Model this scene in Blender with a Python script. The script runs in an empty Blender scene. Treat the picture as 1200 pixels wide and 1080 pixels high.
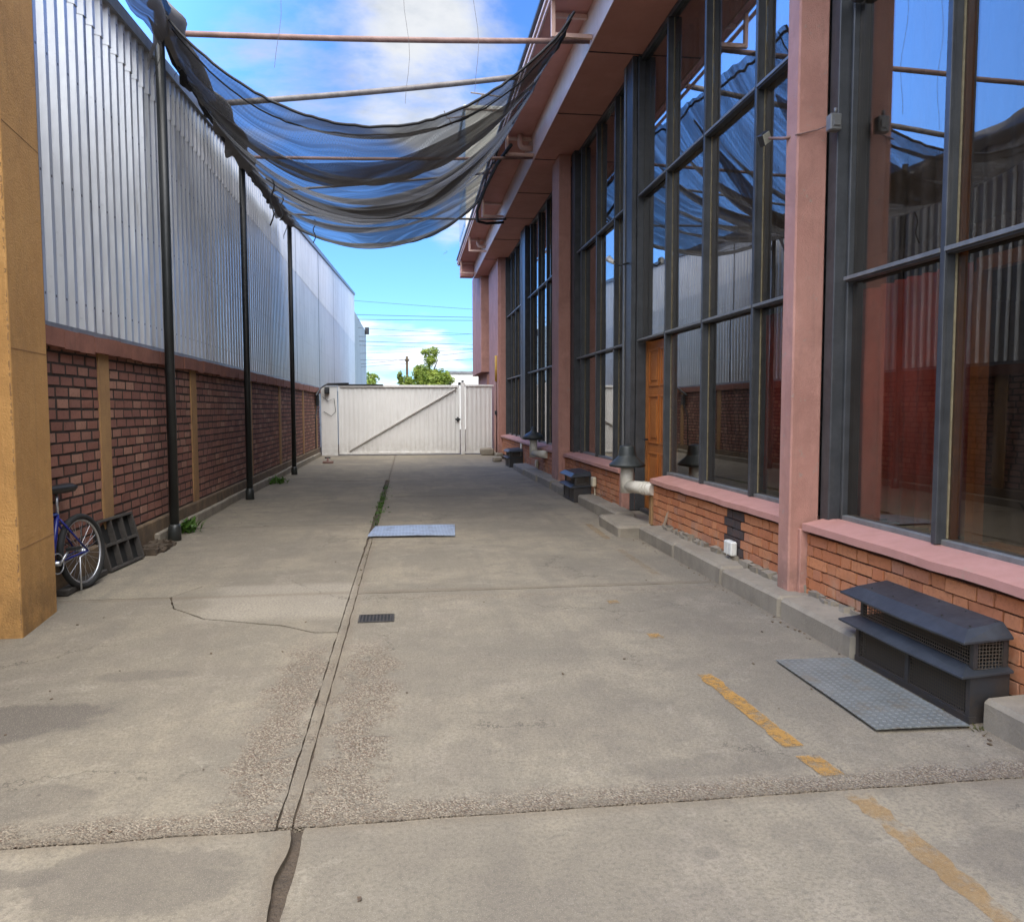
import bpy, bmesh, math, random
from mathutils import Vector, Matrix, noise
R = math.radians
rnd = random.Random(7)
S = bpy.context.scene
C = S.collection

# ------------------------------------------------------------------ node helpers
class NT:
    def __init__(s, tree):
        s.t = tree; s.n = tree.nodes; s.l = tree.links
    def new(s, typ, **kw):
        n = s.n.new(typ)
        for k, v in kw.items(): setattr(n, k, v)
        return n
    def put(s, sock, v):
        if hasattr(v, 'is_output') or isinstance(v, bpy.types.NodeSocket): s.l.new(v, sock)
        else:
            if sock.type == 'RGBA' and isinstance(v, (tuple, list)) and len(v) == 3: v = (*v, 1)
            sock.default_value = v
    def m(s, op, a, b=0.0, c=0.0, clamp=False):
        n = s.new('ShaderNodeMath', operation=op, use_clamp=clamp)
        s.put(n.inputs[0], a); s.put(n.inputs[1], b)
        if len(n.inputs) > 2: s.put(n.inputs[2], c)
        return n.outputs[0]
    def step(s, v, a, b):            # smooth step from a to b
        n = s.new('ShaderNodeMapRange', interpolation_type='SMOOTHSTEP')
        s.put(n.inputs[0], v); n.inputs[1].default_value = a; n.inputs[2].default_value = b
        n.inputs[3].default_value = 0; n.inputs[4].default_value = 1
        return n.outputs[0]
    def pos(s): return s.new('ShaderNodeNewGeometry').outputs['Position']
    def xyz(s, v):
        n = s.new('ShaderNodeSeparateXYZ'); s.l.new(v, n.inputs[0]); return n.outputs
    def vec(s, x, y, z):
        n = s.new('ShaderNodeCombineXYZ')
        for i, q in enumerate((x, y, z)): s.put(n.inputs[i], q)
        return n.outputs[0]
    def scale(s, v, sx, sy, sz):
        n = s.new('ShaderNodeVectorMath', operation='MULTIPLY'); s.l.new(v, n.inputs[0])
        n.inputs[1].default_value = (sx, sy, sz); return n.outputs[0]
    def noise(s, v, sc, detail=4, rough=.55, dist=0.0, col=False):
        n = s.new('ShaderNodeTexNoise'); s.l.new(v, n.inputs['Vector'])
        n.inputs['Scale'].default_value = sc; n.inputs['Detail'].default_value = detail
        n.inputs['Roughness'].default_value = rough; n.inputs['Distortion'].default_value = dist
        return n.outputs['Color' if col else 'Fac']
    def voro(s, v, sc, out='Color', feat='F1'):
        n = s.new('ShaderNodeTexVoronoi', feature=feat); s.l.new(v, n.inputs['Vector'])
        n.inputs['Scale'].default_value = sc; return n.outputs[out]
    def mix(s, f, a, b, mode='MIX'):
        n = s.new('ShaderNodeMix', data_type='RGBA', blend_type=mode)
        s.put(n.inputs[0], f); s.put(n.inputs[6], a); s.put(n.inputs[7], b)
        return n.outputs[2]
    def bump(s, h, strength=.3, dist=.01, normal=None):
        n = s.new('ShaderNodeBump'); s.l.new(h, n.inputs['Height'])
        n.inputs['Strength'].default_value = strength; n.inputs['Distance'].default_value = dist
        if normal is not None: s.l.new(normal, n.inputs['Normal'])
        return n.outputs[0]

def new_mat(name):
    m = bpy.data.materials.new(name); m.use_nodes = True
    t = NT(m.node_tree); t.n.clear()
    out = t.new('ShaderNodeOutputMaterial')
    p = t.new('ShaderNodeBsdfPrincipled'); t.l.new(p.outputs[0], out.inputs[0])
    t.p = p; t.out = out
    return m, t

def setp(t, **kw):
    for k, v in kw.items(): t.put(t.p.inputs[k.replace('_', ' ')], v)

def mat(name, c1, c2=None, sc=3.0, rough=.7, metal=0.0, bump=.15, bsc=60, streak=0, dirt=0.0, dirtc=(.05, .045, .04), dist=.004, spec=.5, chips=0.0, chipc=(.36, .31, .26), mott=0.0):
    """painted / stone / metal surface: two tones broken up by noise, optional vertical streaks and ground dirt"""
    m, t = new_mat(name)
    p = t.pos(); c2 = c2 or tuple(x * .75 for x in c1)
    f = t.step(t.noise(p, sc, 6, .6), .3, .7)
    col = t.mix(f, c1, c2)
    if streak:
        s_ = t.step(t.noise(t.scale(p, 9, 9, .7), 1.6, 5, .65), .5, .75)
        col = t.mix(t.m('MULTIPLY', s_, streak), col, dirtc)
    if dirt:
        z = t.xyz(p)[2]
        d = t.m('MULTIPLY', t.m('SUBTRACT', 1.0, t.step(z, .05, .75)), t.step(t.noise(p, 5, 5, .7), .3, .65))
        col = t.mix(t.m('MULTIPLY', d, dirt), col, dirtc)
    if mott:
        col = t.mix(t.m('MULTIPLY', t.step(t.noise(p, 1.7, 7, .7, .5), .45, .68), mott), col, tuple(x * .68 for x in c2))
        col = t.mix(t.m('MULTIPLY', t.step(t.noise(t.scale(p, 1, 1, .6), 4.5, 7, .75), .52, .72), mott * .8), col, tuple(min(1, x * 1.25 + .03) for x in c1))
    if chips:
        col = t.mix(t.m('MULTIPLY', t.step(t.noise(p, 11, 8, .82), .60, .635), chips), col, chipc)
    fine = t.noise(p, bsc, 4, .6)
    if mott: fine = t.m('ADD', fine, t.m('MULTIPLY', t.noise(p, 6, 6, .7), 1.6))
    col = t.mix(t.m('MULTIPLY', t.step(fine, .35, .75), .30), col, tuple(x * .6 for x in c1))
    setp(t, Base_Color=col, Metallic=metal, Specular_IOR_Level=spec)
    setp(t, Roughness=t.m('ADD', rough - .08, t.m('MULTIPLY', t.noise(p, sc * 4, 3), .16)))
    if bump: setp(t, Normal=t.bump(fine, bump, dist))
    return m

# ------------------------------------------------------------------ mesh helpers
class MB:
    def __init__(s): s.bm = bmesh.new(); s.lay = s.bm.faces.layers.float.new('tint')
    def quad(s, *pts):
        return s.bm.faces.new([s.bm.verts.new(p) for p in pts])
    def box(s, x0, x1, y0, y1, z0, z1, M=None, bev=0.0, jit=0.0):
        vs = []
        for z in (z0, z1):
            for x, y in ((x0, y0), (x1, y0), (x1, y1), (x0, y1)):
                p = Vector((x, y, z))
                if jit: p += Vector((rnd.uniform(-jit, jit), rnd.uniform(-jit, jit), rnd.uniform(-jit, jit)))
                if M is not None: p = M @ p
                vs.append(s.bm.verts.new(p))
        fs = [s.bm.faces.new([vs[i] for i in f]) for f in ((3, 2, 1, 0), (4, 5, 6, 7), (0, 1, 5, 4), (1, 2, 6, 5), (2, 3, 7, 6), (3, 0, 4, 7))]
        if bev:
            es = list({e for f in fs for e in f.edges})
            bmesh.ops.bevel(s.bm, geom=es, offset=bev, segments=1, affect='EDGES')
        return fs
    def tube(s, pts, r, n=10, cap=True, M=None, rs=None):
        pts = [Vector(p) for p in pts]; rings = []
        up0 = None
        for i, p in enumerate(pts):
            d = (pts[min(i + 1, len(pts) - 1)] - pts[max(i - 1, 0)]).normalized()
            if up0 is None:
                a = Vector((0, 0, 1)) if abs(d.z) < .9 else Vector((1, 0, 0))
                u = d.cross(a).normalized()
            else:
                u = (up0 - d * up0.dot(d)).normalized()
            up0 = u; v = d.cross(u)
            rr = rs[i] if rs else r
            ring = []
            for k in range(n):
                a = 2 * math.pi * k / n
                q = p + (u * math.cos(a) + v * math.sin(a)) * rr
                ring.append(s.bm.verts.new(M @ q if M is not None else q))
            rings.append(ring)
        for a, b in zip(rings, rings[1:]):
            for k in range(n):
                f = s.bm.faces.new((a[k], a[(k + 1) % n], b[(k + 1) % n], b[k])); f.smooth = n > 6
        if cap:
            s.bm.faces.new(rings[0][::-1]); s.bm.faces.new(rings[-1])
    def ring(s, c, ax, R_, r, n=40, k=8, M=None):       # torus
        ax = Vector(ax).normalized(); c = Vector(c)
        u = ax.orthogonal().normalized(); v = ax.cross(u)
        rings = []
        for i in range(n):
            a = 2 * math.pi * i / n; d = u * math.cos(a) + v * math.sin(a)
            rg = []
            for j in range(k):
                b = 2 * math.pi * j / k
                q = c + d * (R_ + r * math.cos(b)) + ax * r * math.sin(b)
                rg.append(s.bm.verts.new(M @ q if M is not None else q))
            rings.append(rg)
        for i in range(n):
            a, b = rings[i], rings[(i + 1) % n]
            for j in range(k):
                f = s.bm.faces.new((a[j], a[(j + 1) % k], b[(j + 1) % k], b[j])); f.smooth = True
    def prism(s, poly, z0, z1, jit=0):                   # polygon in xy, extruded
        b = [s.bm.verts.new((x, y, z0)) for x, y in poly]; t_ = [s.bm.verts.new((x, y, z1)) for x, y in poly]
        s.bm.faces.new(t_); s.bm.faces.new(b[::-1])
        for i in range(len(poly)):
            j = (i + 1) % len(poly); s.bm.faces.new((b[i], b[j], t_[j], t_[i]))
    def hull(s, pts, faces, M=None):
        vs = [s.bm.verts.new(M @ Vector(p) if M is not None else p) for p in pts]
        return [s.bm.faces.new([vs[i] for i in f]) for f in faces]
    def tint(s, fs, v):
        for f in fs:
            if f.is_valid: f[s.lay] = v
    def build(s, name, material, parent=None, bevel=0.0, normals=True):
        if normals: bmesh.ops.recalc_face_normals(s.bm, faces=s.bm.faces[:])
        off = wl(parent)
        if off.length: bmesh.ops.translate(s.bm, verts=s.bm.verts[:], vec=-off)
        me = bpy.data.meshes.new(name); s.bm.to_mesh(me); s.bm.free()
        me.materials.append(material)
        o = bpy.data.objects.new(name, me); C.objects.link(o)
        if parent is not None: o.parent = parent
        if bevel:
            b = o.modifiers.new('bevel', 'BEVEL'); b.width = bevel; b.segments = 2; b.limit_method = 'ANGLE'
        return o
def wl(o):
    v = Vector((0, 0, 0))
    while o is not None: v += Vector(o.location); o = o.parent
    return v
def tag(o, label=None, cat=None, group=None, kind=None):
    if label: o['label'] = label
    if cat: o['category'] = cat
    if group: o['group'] = group
    if kind: o['kind'] = kind
    return o
def thing(name, label, cat, loc=(0, 0, 0), group=None):
    o = bpy.data.objects.new(name, None); C.objects.link(o); o.location = loc; o.empty_display_size = .2
    return tag(o, label, cat, group)

# ------------------------------------------------------------------ materials
PINK = mat('pink_plaster', (.55, .285, .225), (.48, .235, .185), 2.5, .85, bump=.6, bsc=120, streak=.32, dirt=.9, dirtc=(.19, .12, .095), chips=.8, mott=.6, dist=.010)
PINKL = mat('pink_painted_edge', (.78, .52, .42), (.70, .45, .36), 4, .7, bump=.3, bsc=90, streak=.25, dirtc=(.25, .15, .1), chips=.5, mott=.2)
SOFFIT = mat('soffit_paint', (.68, .33, .275), (.60, .28, .23), 1.5, .85, bump=.3, bsc=60, streak=0, mott=.2)
SILL = mat('sill_paint', (.56, .285, .235), (.49, .24, .19), 5, .75, bump=.4, bsc=80, streak=0, dirtc=(.3, .2, .12), chips=.7, chipc=(.42, .31, .23), mott=.25)
STEEL = mat('slate_steel_paint', (.058, .061, .066), (.036, .038, .041), 6, .45, bump=.1, bsc=60, streak=.35, dirtc=(.14, .13, .115))
STEELL = mat('pale_rail_steel', (.20, .20, .19), (.135, .135, .13), 8, .5, bump=.15, bsc=70, streak=0)  # lighter grey steel for rail and post edges, bottom rails, junction box
BLACKM = mat('black_metal', (.022, .024, .028), (.014, .015, .018), 5, .42, bump=.15, bsc=40, streak=.3, dirtc=(.08, .075, .07))
BLACKB = mat('black_weathered_metal', (.03, .032, .037), (.018, .018, .02), 5, .5, bump=.25, bsc=50, streak=.2, dirt=.5, dirtc=(.07, .05, .035))
HOOD = mat('hood_sheet_metal', (.050, .056, .066), (.030, .033, .039), 7, .42, metal=.1, bump=.12, bsc=20, dirt=0, dist=.01, mott=.5, chips=.5, chipc=(.10, .075, .055))
POST = mat('post_black_paint', (.02, .022, .022), (.013, .014, .014), 4, .4, bump=.1, bsc=50, streak=.2, dirt=.5, dirtc=(.05, .055, .05))
OCHRE = mat('ochre_paint', (.60, .325, .105), (.53, .275, .085), 1.6, .8, bump=.5, bsc=70, streak=.30, dirt=.7, dirtc=(.13, .075, .03), chips=.6, chipc=(.26, .15, .07), mott=.6, dist=.010)
OCHREW = mat('ochre_concrete', (.37, .21, .085), (.28, .155, .068), 4, .9, bump=.5, bsc=60, streak=.1, dirt=.4, dirtc=(.08, .05, .035))
PLINTH = mat('plinth_concrete', (.20, .13, .07), (.13, .09, .055), 2.5, .9, bump=.6, bsc=40, dirt=.6, dirtc=(.06, .045, .035))
COPING = mat('coping_terracotta', (.27, .112, .076), (.20, .082, .058), 4, .9, bump=.6, bsc=45, streak=.25, dirtc=(.08, .04, .03))
KERB = mat('kerb_concrete', (.31, .27, .21), (.215, .185, .145), 3, .9, bump=.9, bsc=70, streak=.35, dirtc=(.11, .09, .07), mott=.35, chips=.5, chipc=(.16, .13, .10))
SOIL = mat('soil', (.105, .075, .050), (.060, .045, .032), 6, .95, bump=1.0, bsc=60, dist=.02)
GATE = mat('gate_white_paint', (.84, .825, .80), (.79, .775, .75), 2, .55, bump=.08, bsc=40, streak=.28, mott=.12, dirt=.5, dirtc=(.42, .38, .32))
GATEB = mat('gate_brace_grey', (.48, .46, .43), (.42, .40, .37), 5, .5, bump=.1)
PVC = mat('pipe_white_plastic', (.66, .62, .54), (.56, .52, .44), 5, .45, bump=.08, bsc=30, streak=.25, dirtc=(.36, .31, .24))
DARKHOOD = mat('vent_cap_dark', (.035, .042, .042), (.02, .024, .024), 8, .5, bump=.2, bsc=40)
RUSTY = mat('rusty_pink_tube', (.27, .165, .14), (.19, .11, .09), 8, .7, bump=.3, bsc=80)
GREYT = mat('grey_steel_tube', (.19, .17, .165), (.12, .105, .10), 8, .6, metal=.2, bump=.2, bsc=80)
WOODD = mat('orange_door_wood', (.45, .155, .035), (.34, .105, .024), 3, .38, bump=.2, bsc=30)
WOODF = mat('brown_timber', (.30, .125, .035), (.20, .075, .02), 4, .45, bump=.15, bsc=30)
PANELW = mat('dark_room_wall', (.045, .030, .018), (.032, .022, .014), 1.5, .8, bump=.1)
CURT = mat('red_curtain', (.42, .074, .068), (.30, .052, .047), 6, .9, bump=.1)
CURTG = mat('brown_curtain', (.11, .092, .072), (.085, .072, .056), 6, .9, bump=.1)
CREAM = mat('cream_plastic', (.62, .55, .40), (.54, .47, .34), 9, .5, bump=.05)
WHITEP = mat('white_plastic', (.72, .71, .66), (.64, .63, .58), 9, .45, bump=.05, streak=.2, dirtc=(.4, .38, .3))
YELTAG = mat('yellow_sleeve', (.55, .33, .06), (.46, .27, .05), 8, .6)
BLUEF = mat('blue_frame_paint', (.018, .026, .20), (.016, .02, .15), 9, .25, bump=0)
RUBBER = mat('rubber', (.018, .018, .018), (.012, .012, .012), 9, .8, bump=.3, bsc=120)
ALU = mat('aluminium', (.55, .56, .58), (.45, .46, .48), 9, .3, metal=.85, bump=0)
SADDLE = mat('black_saddle_vinyl', (.02, .02, .022), (.014, .014, .015), 9, .45)
WOODG = mat('weathered_dark_wood', (.06, .052, .045), (.035, .03, .026), 6, .8, bump=.5, bsc=40)
WHITEW = mat('white_render_wall', (.72, .71, .67), (.66, .65, .61), 1, .9)
PALEB = mat('pale_concrete', (.52, .53, .47), (.45, .46, .41), .5, .9)
BARK = mat('bark', (.10, .075, .05), (.06, .045, .03), 6, .9, bump=.6, bsc=20)
WIRE = mat('wire_black', (.02, .02, .022), (.015, .015, .017), 5, .6, bump=0)
CORD = mat('black_cord', (.008, .008, .010), (.006, .006, .008), 30, .7, bump=.5, bsc=100)
CAULK = mat('sealant', (.30, .25, .15), (.2, .16, .09), 20, .8, bump=.4, bsc=90)
SHEET = mat('trim_sheet_metal', (.33, .35, .37), (.24, .25, .27), 3, .45, metal=.6, bump=.1, streak=.3, dirtc=(.1, .1, .1))
LAMPG = mat('lamp_lens', (.45, .45, .36), (.4, .4, .32), 40, .25, bump=0)
GRATEM = mat('grate_iron', (.05, .042, .035), (.03, .026, .022), 20, .7, bump=.3)

def brick_mat(name, a, b, c, eff=.3):
    m, t = new_mat(name); p = t.pos()
    at = t.new('ShaderNodeAttribute', attribute_name='tint').outputs['Fac']
    col = t.mix(t.step(at, 0, .6), a, b); col = t.mix(t.step(at, .6, 1), col, c)
    col = t.mix(t.m('MULTIPLY', t.step(t.noise(p, 35, 5, .65), .45, .75), .45), col, tuple(x * .5 for x in b))
    z = t.xyz(p)[2]                       # pale salt bloom low on the wall
    e = t.m('MULTIPLY', t.m('SUBTRACT', 1.0, t.step(z, .15, .5)), t.step(t.noise(p, 3.5, 5, .7), .42, .68))
    col = t.mix(t.m('MULTIPLY', e, eff), col, (.42, .33, .24))
    setp(t, Base_Color=col, Roughness=.85, Normal=t.bump(t.noise(p, 70, 5, .65), .6, .006))
    return m
BRICKO = brick_mat('orange_brick', (.50, .20, .088), (.44, .155, .065), (.40, .18, .105), .55)
BRICKR = brick_mat('dark_red_brick', (.265, .112, .078), (.195, .080, .058), (.33, .170, .118), .4)
MORT = mat('dark_mortar', (.085, .04, .028), (.055, .028, .02), 12, .95, bump=.6)
MORTR = mat('dark_red_mortar', (.045, .030, .024), (.028, .02, .016), 12, .95, bump=.6)
BLACKPAINT = mat('black_paint_stripe', (.045, .04, .042), (.08, .045, .035), 14, .8, bump=.4, bsc=60)

def corr_mat(name, tone, rough):
    m, t = new_mat(name); p = t.pos(); x, y, z = t.xyz(p)
    sheet = t.m('FLOOR', t.m('DIVIDE', y, 1.12))
    wn = t.new('ShaderNodeTexWhiteNoise', noise_dimensions='1D'); t.l.new(sheet, wn.inputs['W'])
    f = t.noise(t.scale(p, 1, 2.2, .25), 2.2, 5, .6)
    c = t.mix(t.step(f, .3, .7), tone, tuple(q * .82 for q in tone))
    c = t.mix(t.m('MULTIPLY', wn.outputs['Value'], .35), c, tuple(q * .72 for q in tone))
    fr = t.m('FRACT', t.m('DIVIDE', y, 1.12))
    lap = t.m('LESS_THAN', t.m('ABSOLUTE', t.m('SUBTRACT', fr, .5)), .008)
    c = t.mix(t.m('MULTIPLY', lap, .8), c, (.03, .03, .035))
    rz = t.m('LESS_THAN', t.m('ABSOLUTE', t.m('SUBTRACT', t.m('FRACT', t.m('DIVIDE', z, 1.04)), .5)), .011)
    ry = t.m('LESS_THAN', t.m('ABSOLUTE', t.m('SUBTRACT', t.m('FRACT', t.m('DIVIDE', t.m('SUBTRACT', y, 2.0), .215)), .71)), .06)
    c = t.mix(t.m('MULTIPLY', t.m('MULTIPLY', rz, ry), .85), c, (.06, .05, .045))
    ru = t.m('MULTIPLY', t.step(t.noise(t.scale(p, 1, 7, .35), 1.7, 5, .7), .60, .74), .45)
    c = t.mix(ru, c, (.20, .17, .15))
    sp = t.step(t.voro(p, 9, 'Distance'), .18, .05)
    c = t.mix(t.m('MULTIPLY', sp, .12), c, (.12, .11, .1))
    setp(t, Base_Color=c, Metallic=.66, Roughness=t.m('ADD', rough, t.m('MULTIPLY', t.noise(p, 4, 4), .15)))
    setp(t, Normal=t.bump(t.noise(t.scale(p, 1, 1, .4), 3, 4), .22, .03))
    return m
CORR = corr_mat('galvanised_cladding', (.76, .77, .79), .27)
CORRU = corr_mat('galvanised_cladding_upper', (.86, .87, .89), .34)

def glass_mat():
    m, t = new_mat('bronze_glass'); t.n.remove(t.p)
    tr = t.new('ShaderNodeBsdfTransparent'); tr.inputs[0].default_value = (.80, .73, .64, 1)
    gl = t.new('ShaderNodeBsdfGlossy'); gl.inputs['Roughness'].default_value = .004; gl.inputs[0].default_value = (.80, .82, .84, 1)
    ge = t.new('ShaderNodeNewGeometry'); dt = t.new('ShaderNodeVectorMath', operation='DOT_PRODUCT')
    t.l.new(ge.outputs['Normal'], dt.inputs[0]); t.l.new(ge.outputs['Incoming'], dt.inputs[1])
    c_ = t.m('SUBTRACT', 1.0, t.m('ABSOLUTE', dt.outputs['Value']), clamp=True)
    fac = t.m('ADD', .03, t.m('MULTIPLY', t.m('POWER', c_, 2.4), .93), clamp=True)      # coated solar glass
    p = t.pos()
    b = t.bump(t.noise(p, .9, 2), .02, .03); t.l.new(b, gl.inputs['Normal'])
    mx = t.new('ShaderNodeMixShader'); t.l.new(fac, mx.inputs[0]); t.l.new(tr.outputs[0], mx.inputs[1]); t.l.new(gl.outputs[0], mx.inputs[2])
    # film of dust
    df = t.new('ShaderNodeBsdfDiffuse'); df.inputs[0].default_value = (.32, .28, .23, 1)
    m2 = t.new('ShaderNodeMixShader')
    d = t.m('MULTIPLY', t.step(t.noise(t.scale(p, 5, 5, .8), 1.3, 5, .7), .3, .8), .05)
    t.l.new(d, m2.inputs[0]); t.l.new(mx.outputs[0], m2.inputs[1]); t.l.new(df.outputs[0], m2.inputs[2])
    t.l.new(m2.outputs[0], t.out.inputs[0])
    return m
GLASS = glass_mat()

def net_mat(name, col, lo, hi):
    m, t = new_mat(name); p = t.pos()
    uv = t.new('ShaderNodeUVMap').outputs[0]
    u, v, _ = t.xyz(uv)
    # dense and thin threads running across the yard, weave seen close up
    uw = t.m('ADD', v, t.m('MULTIPLY', t.noise(t.vec(u, t.m('MULTIPLY', v, 2.0), 0), 2.0, 2), .12))
    s1 = t.noise(t.vec(t.m('MULTIPLY', u, .9), t.m('MULTIPLY', uw, 17.0), 0), 1.0, 3, .6)
    s2 = t.noise(t.vec(t.m('MULTIPLY', u, 1.4), t.m('MULTIPLY', uw, 70.0), 5.0), 1.0, 3, .6)
    w = t.m('MULTIPLY', t.m('SINE', t.m('MULTIPLY', u, 900.0)), t.m('SINE', t.m('MULTIPLY', v, 1300.0)))
    s3 = t.noise(t.vec(t.m('MULTIPLY', u, 2.4), t.m('MULTIPLY', uw, 190.0), 9.0), 1.0, 2, .6)
    k = t.m('ADD', t.m('ADD', t.m('MULTIPLY', t.step(s1, .40, .60), .42), t.m('MULTIPLY', t.step(s2, .38, .60), .36)), t.m('MULTIPLY', t.step(s3, .4, .6), .26))
    k = t.m('ADD', k, t.m('MULTIPLY', t.step(u, .25, .6), .30), clamp=True)
    fac = t.m('ADD', t.m('MULTIPLY', k, hi - lo), lo)
    fac = t.m('ADD', fac, t.m('MULTIPLY', w, .05), clamp=True)
    tr = t.new('ShaderNodeBsdfTransparent')
    setp(t, Base_Color=t.mix(t.noise(p, 3, 4), col, tuple(c * .7 for c in col)), Roughness=.8, Specular_IOR_Level=.2)
    mx = t.new('ShaderNodeMixShader'); t.l.new(fac, mx.inputs[0]); t.l.new(tr.outputs[0], mx.inputs[1]); t.l.new(t.p.outputs[0], mx.inputs[2])
    t.l.new(mx.outputs[0], t.out.inputs[0])
    return m
NET = net_mat('shade_cloth', (.20, .20, .205), .46, .86)
NETD = net_mat('shade_cloth_gathered', (.18, .175, .175), .62, .95)
NETG = net_mat('shade_cloth_grey', (.24, .23, .22), .90, .99)

def mesh_mat():
    m, t = new_mat('wire_mesh'); p = t.pos(); x, y, z = t.xyz(p)
    def bars(v, k): return t.m('LESS_THAN', t.m('FRACT', t.m('MULTIPLY', v, k)), .28)
    fac = t.m('MAXIMUM', t.m('MAXIMUM', bars(y, 55.0), bars(x, 55.0)), bars(z, 55.0))
    setp(t, Base_Color=(.085, .07, .055), Roughness=.6, Metallic=.3)
    tr = t.new('ShaderNodeBsdfTransparent'); mx = t.new('ShaderNodeMixShader')
    t.l.new(fac, mx.inputs[0]); t.l.new(tr.outputs[0], mx.inputs[1]); t.l.new(t.p.outputs[0], mx.inputs[2]); t.l.new(mx.outputs[0], t.out.inputs[0])
    return m
MESHM = mesh_mat()

def leaf_mat(name, a, b):
    m, t = new_mat(name)
    at = t.new('ShaderNodeAttribute', attribute_name='tint').outputs['Fac']
    setp(t, Base_Color=t.mix(at, a, b), Roughness=.5)
    tl = t.new('ShaderNodeBsdfTranslucent'); t.put(tl.inputs[0], t.mix(at, a, b))
    mx = t.new('ShaderNodeMixShader'); mx.inputs[0].default_value = .4
    t.l.new(t.p.outputs[0], mx.inputs[1]); t.l.new(tl.outputs[0], mx.inputs[2]); t.l.new(mx.outputs[0], t.out.inputs[0])
    return m
LEAF = leaf_mat('tree_leaf', (.14, .23, .035), (.38, .45, .09))
WEED = leaf_mat('weed_leaf', (.04, .10, .015), (.10, .20, .03))
WEEDD = leaf_mat('dry_weed_leaf', (.07, .075, .02), (.14, .11, .04))

def plate_mat(name, c1, c2, metal, rough):
    m, t = new_mat(name); p = t.pos(); x, y, z = t.xyz(p)
    a = t.m('ADD', x, y); b = t.m('SUBTRACT', x, y)
    k = 75.0                                        # raised lozenges, alternating direction
    ca = t.m('SINE', t.m('MULTIPLY', a, k)); cb = t.m('SINE', t.m('MULTIPLY', b, k))
    h = t.step(t.m('MULTIPLY', ca, cb), .25, .6)
    col = t.mix(t.step(t.noise(p, 5, 5, .6), .3, .7), c1, c2)
    col = t.mix(t.m('MULTIPLY', h, .6), col, tuple(min(1, q * 1.35) for q in c1))
    col = t.mix(t.m('MULTIPLY', t.step(t.noise(p, 6, 7, .75), .50, .66), .6), col, (.16, .13, .095))
    setp(t, Base_Color=col, Metallic=metal, Roughness=rough, Normal=t.bump(h, .8, .004))
    return m
PLATE1 = plate_mat('checker_plate_grey', (.175, .185, .18), (.13, .138, .134), .1, .5)
PLATE2 = plate_mat('checker_plate_galvanised', (.42, .47, .53), (.33, .37, .43), .55, .42)

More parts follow.
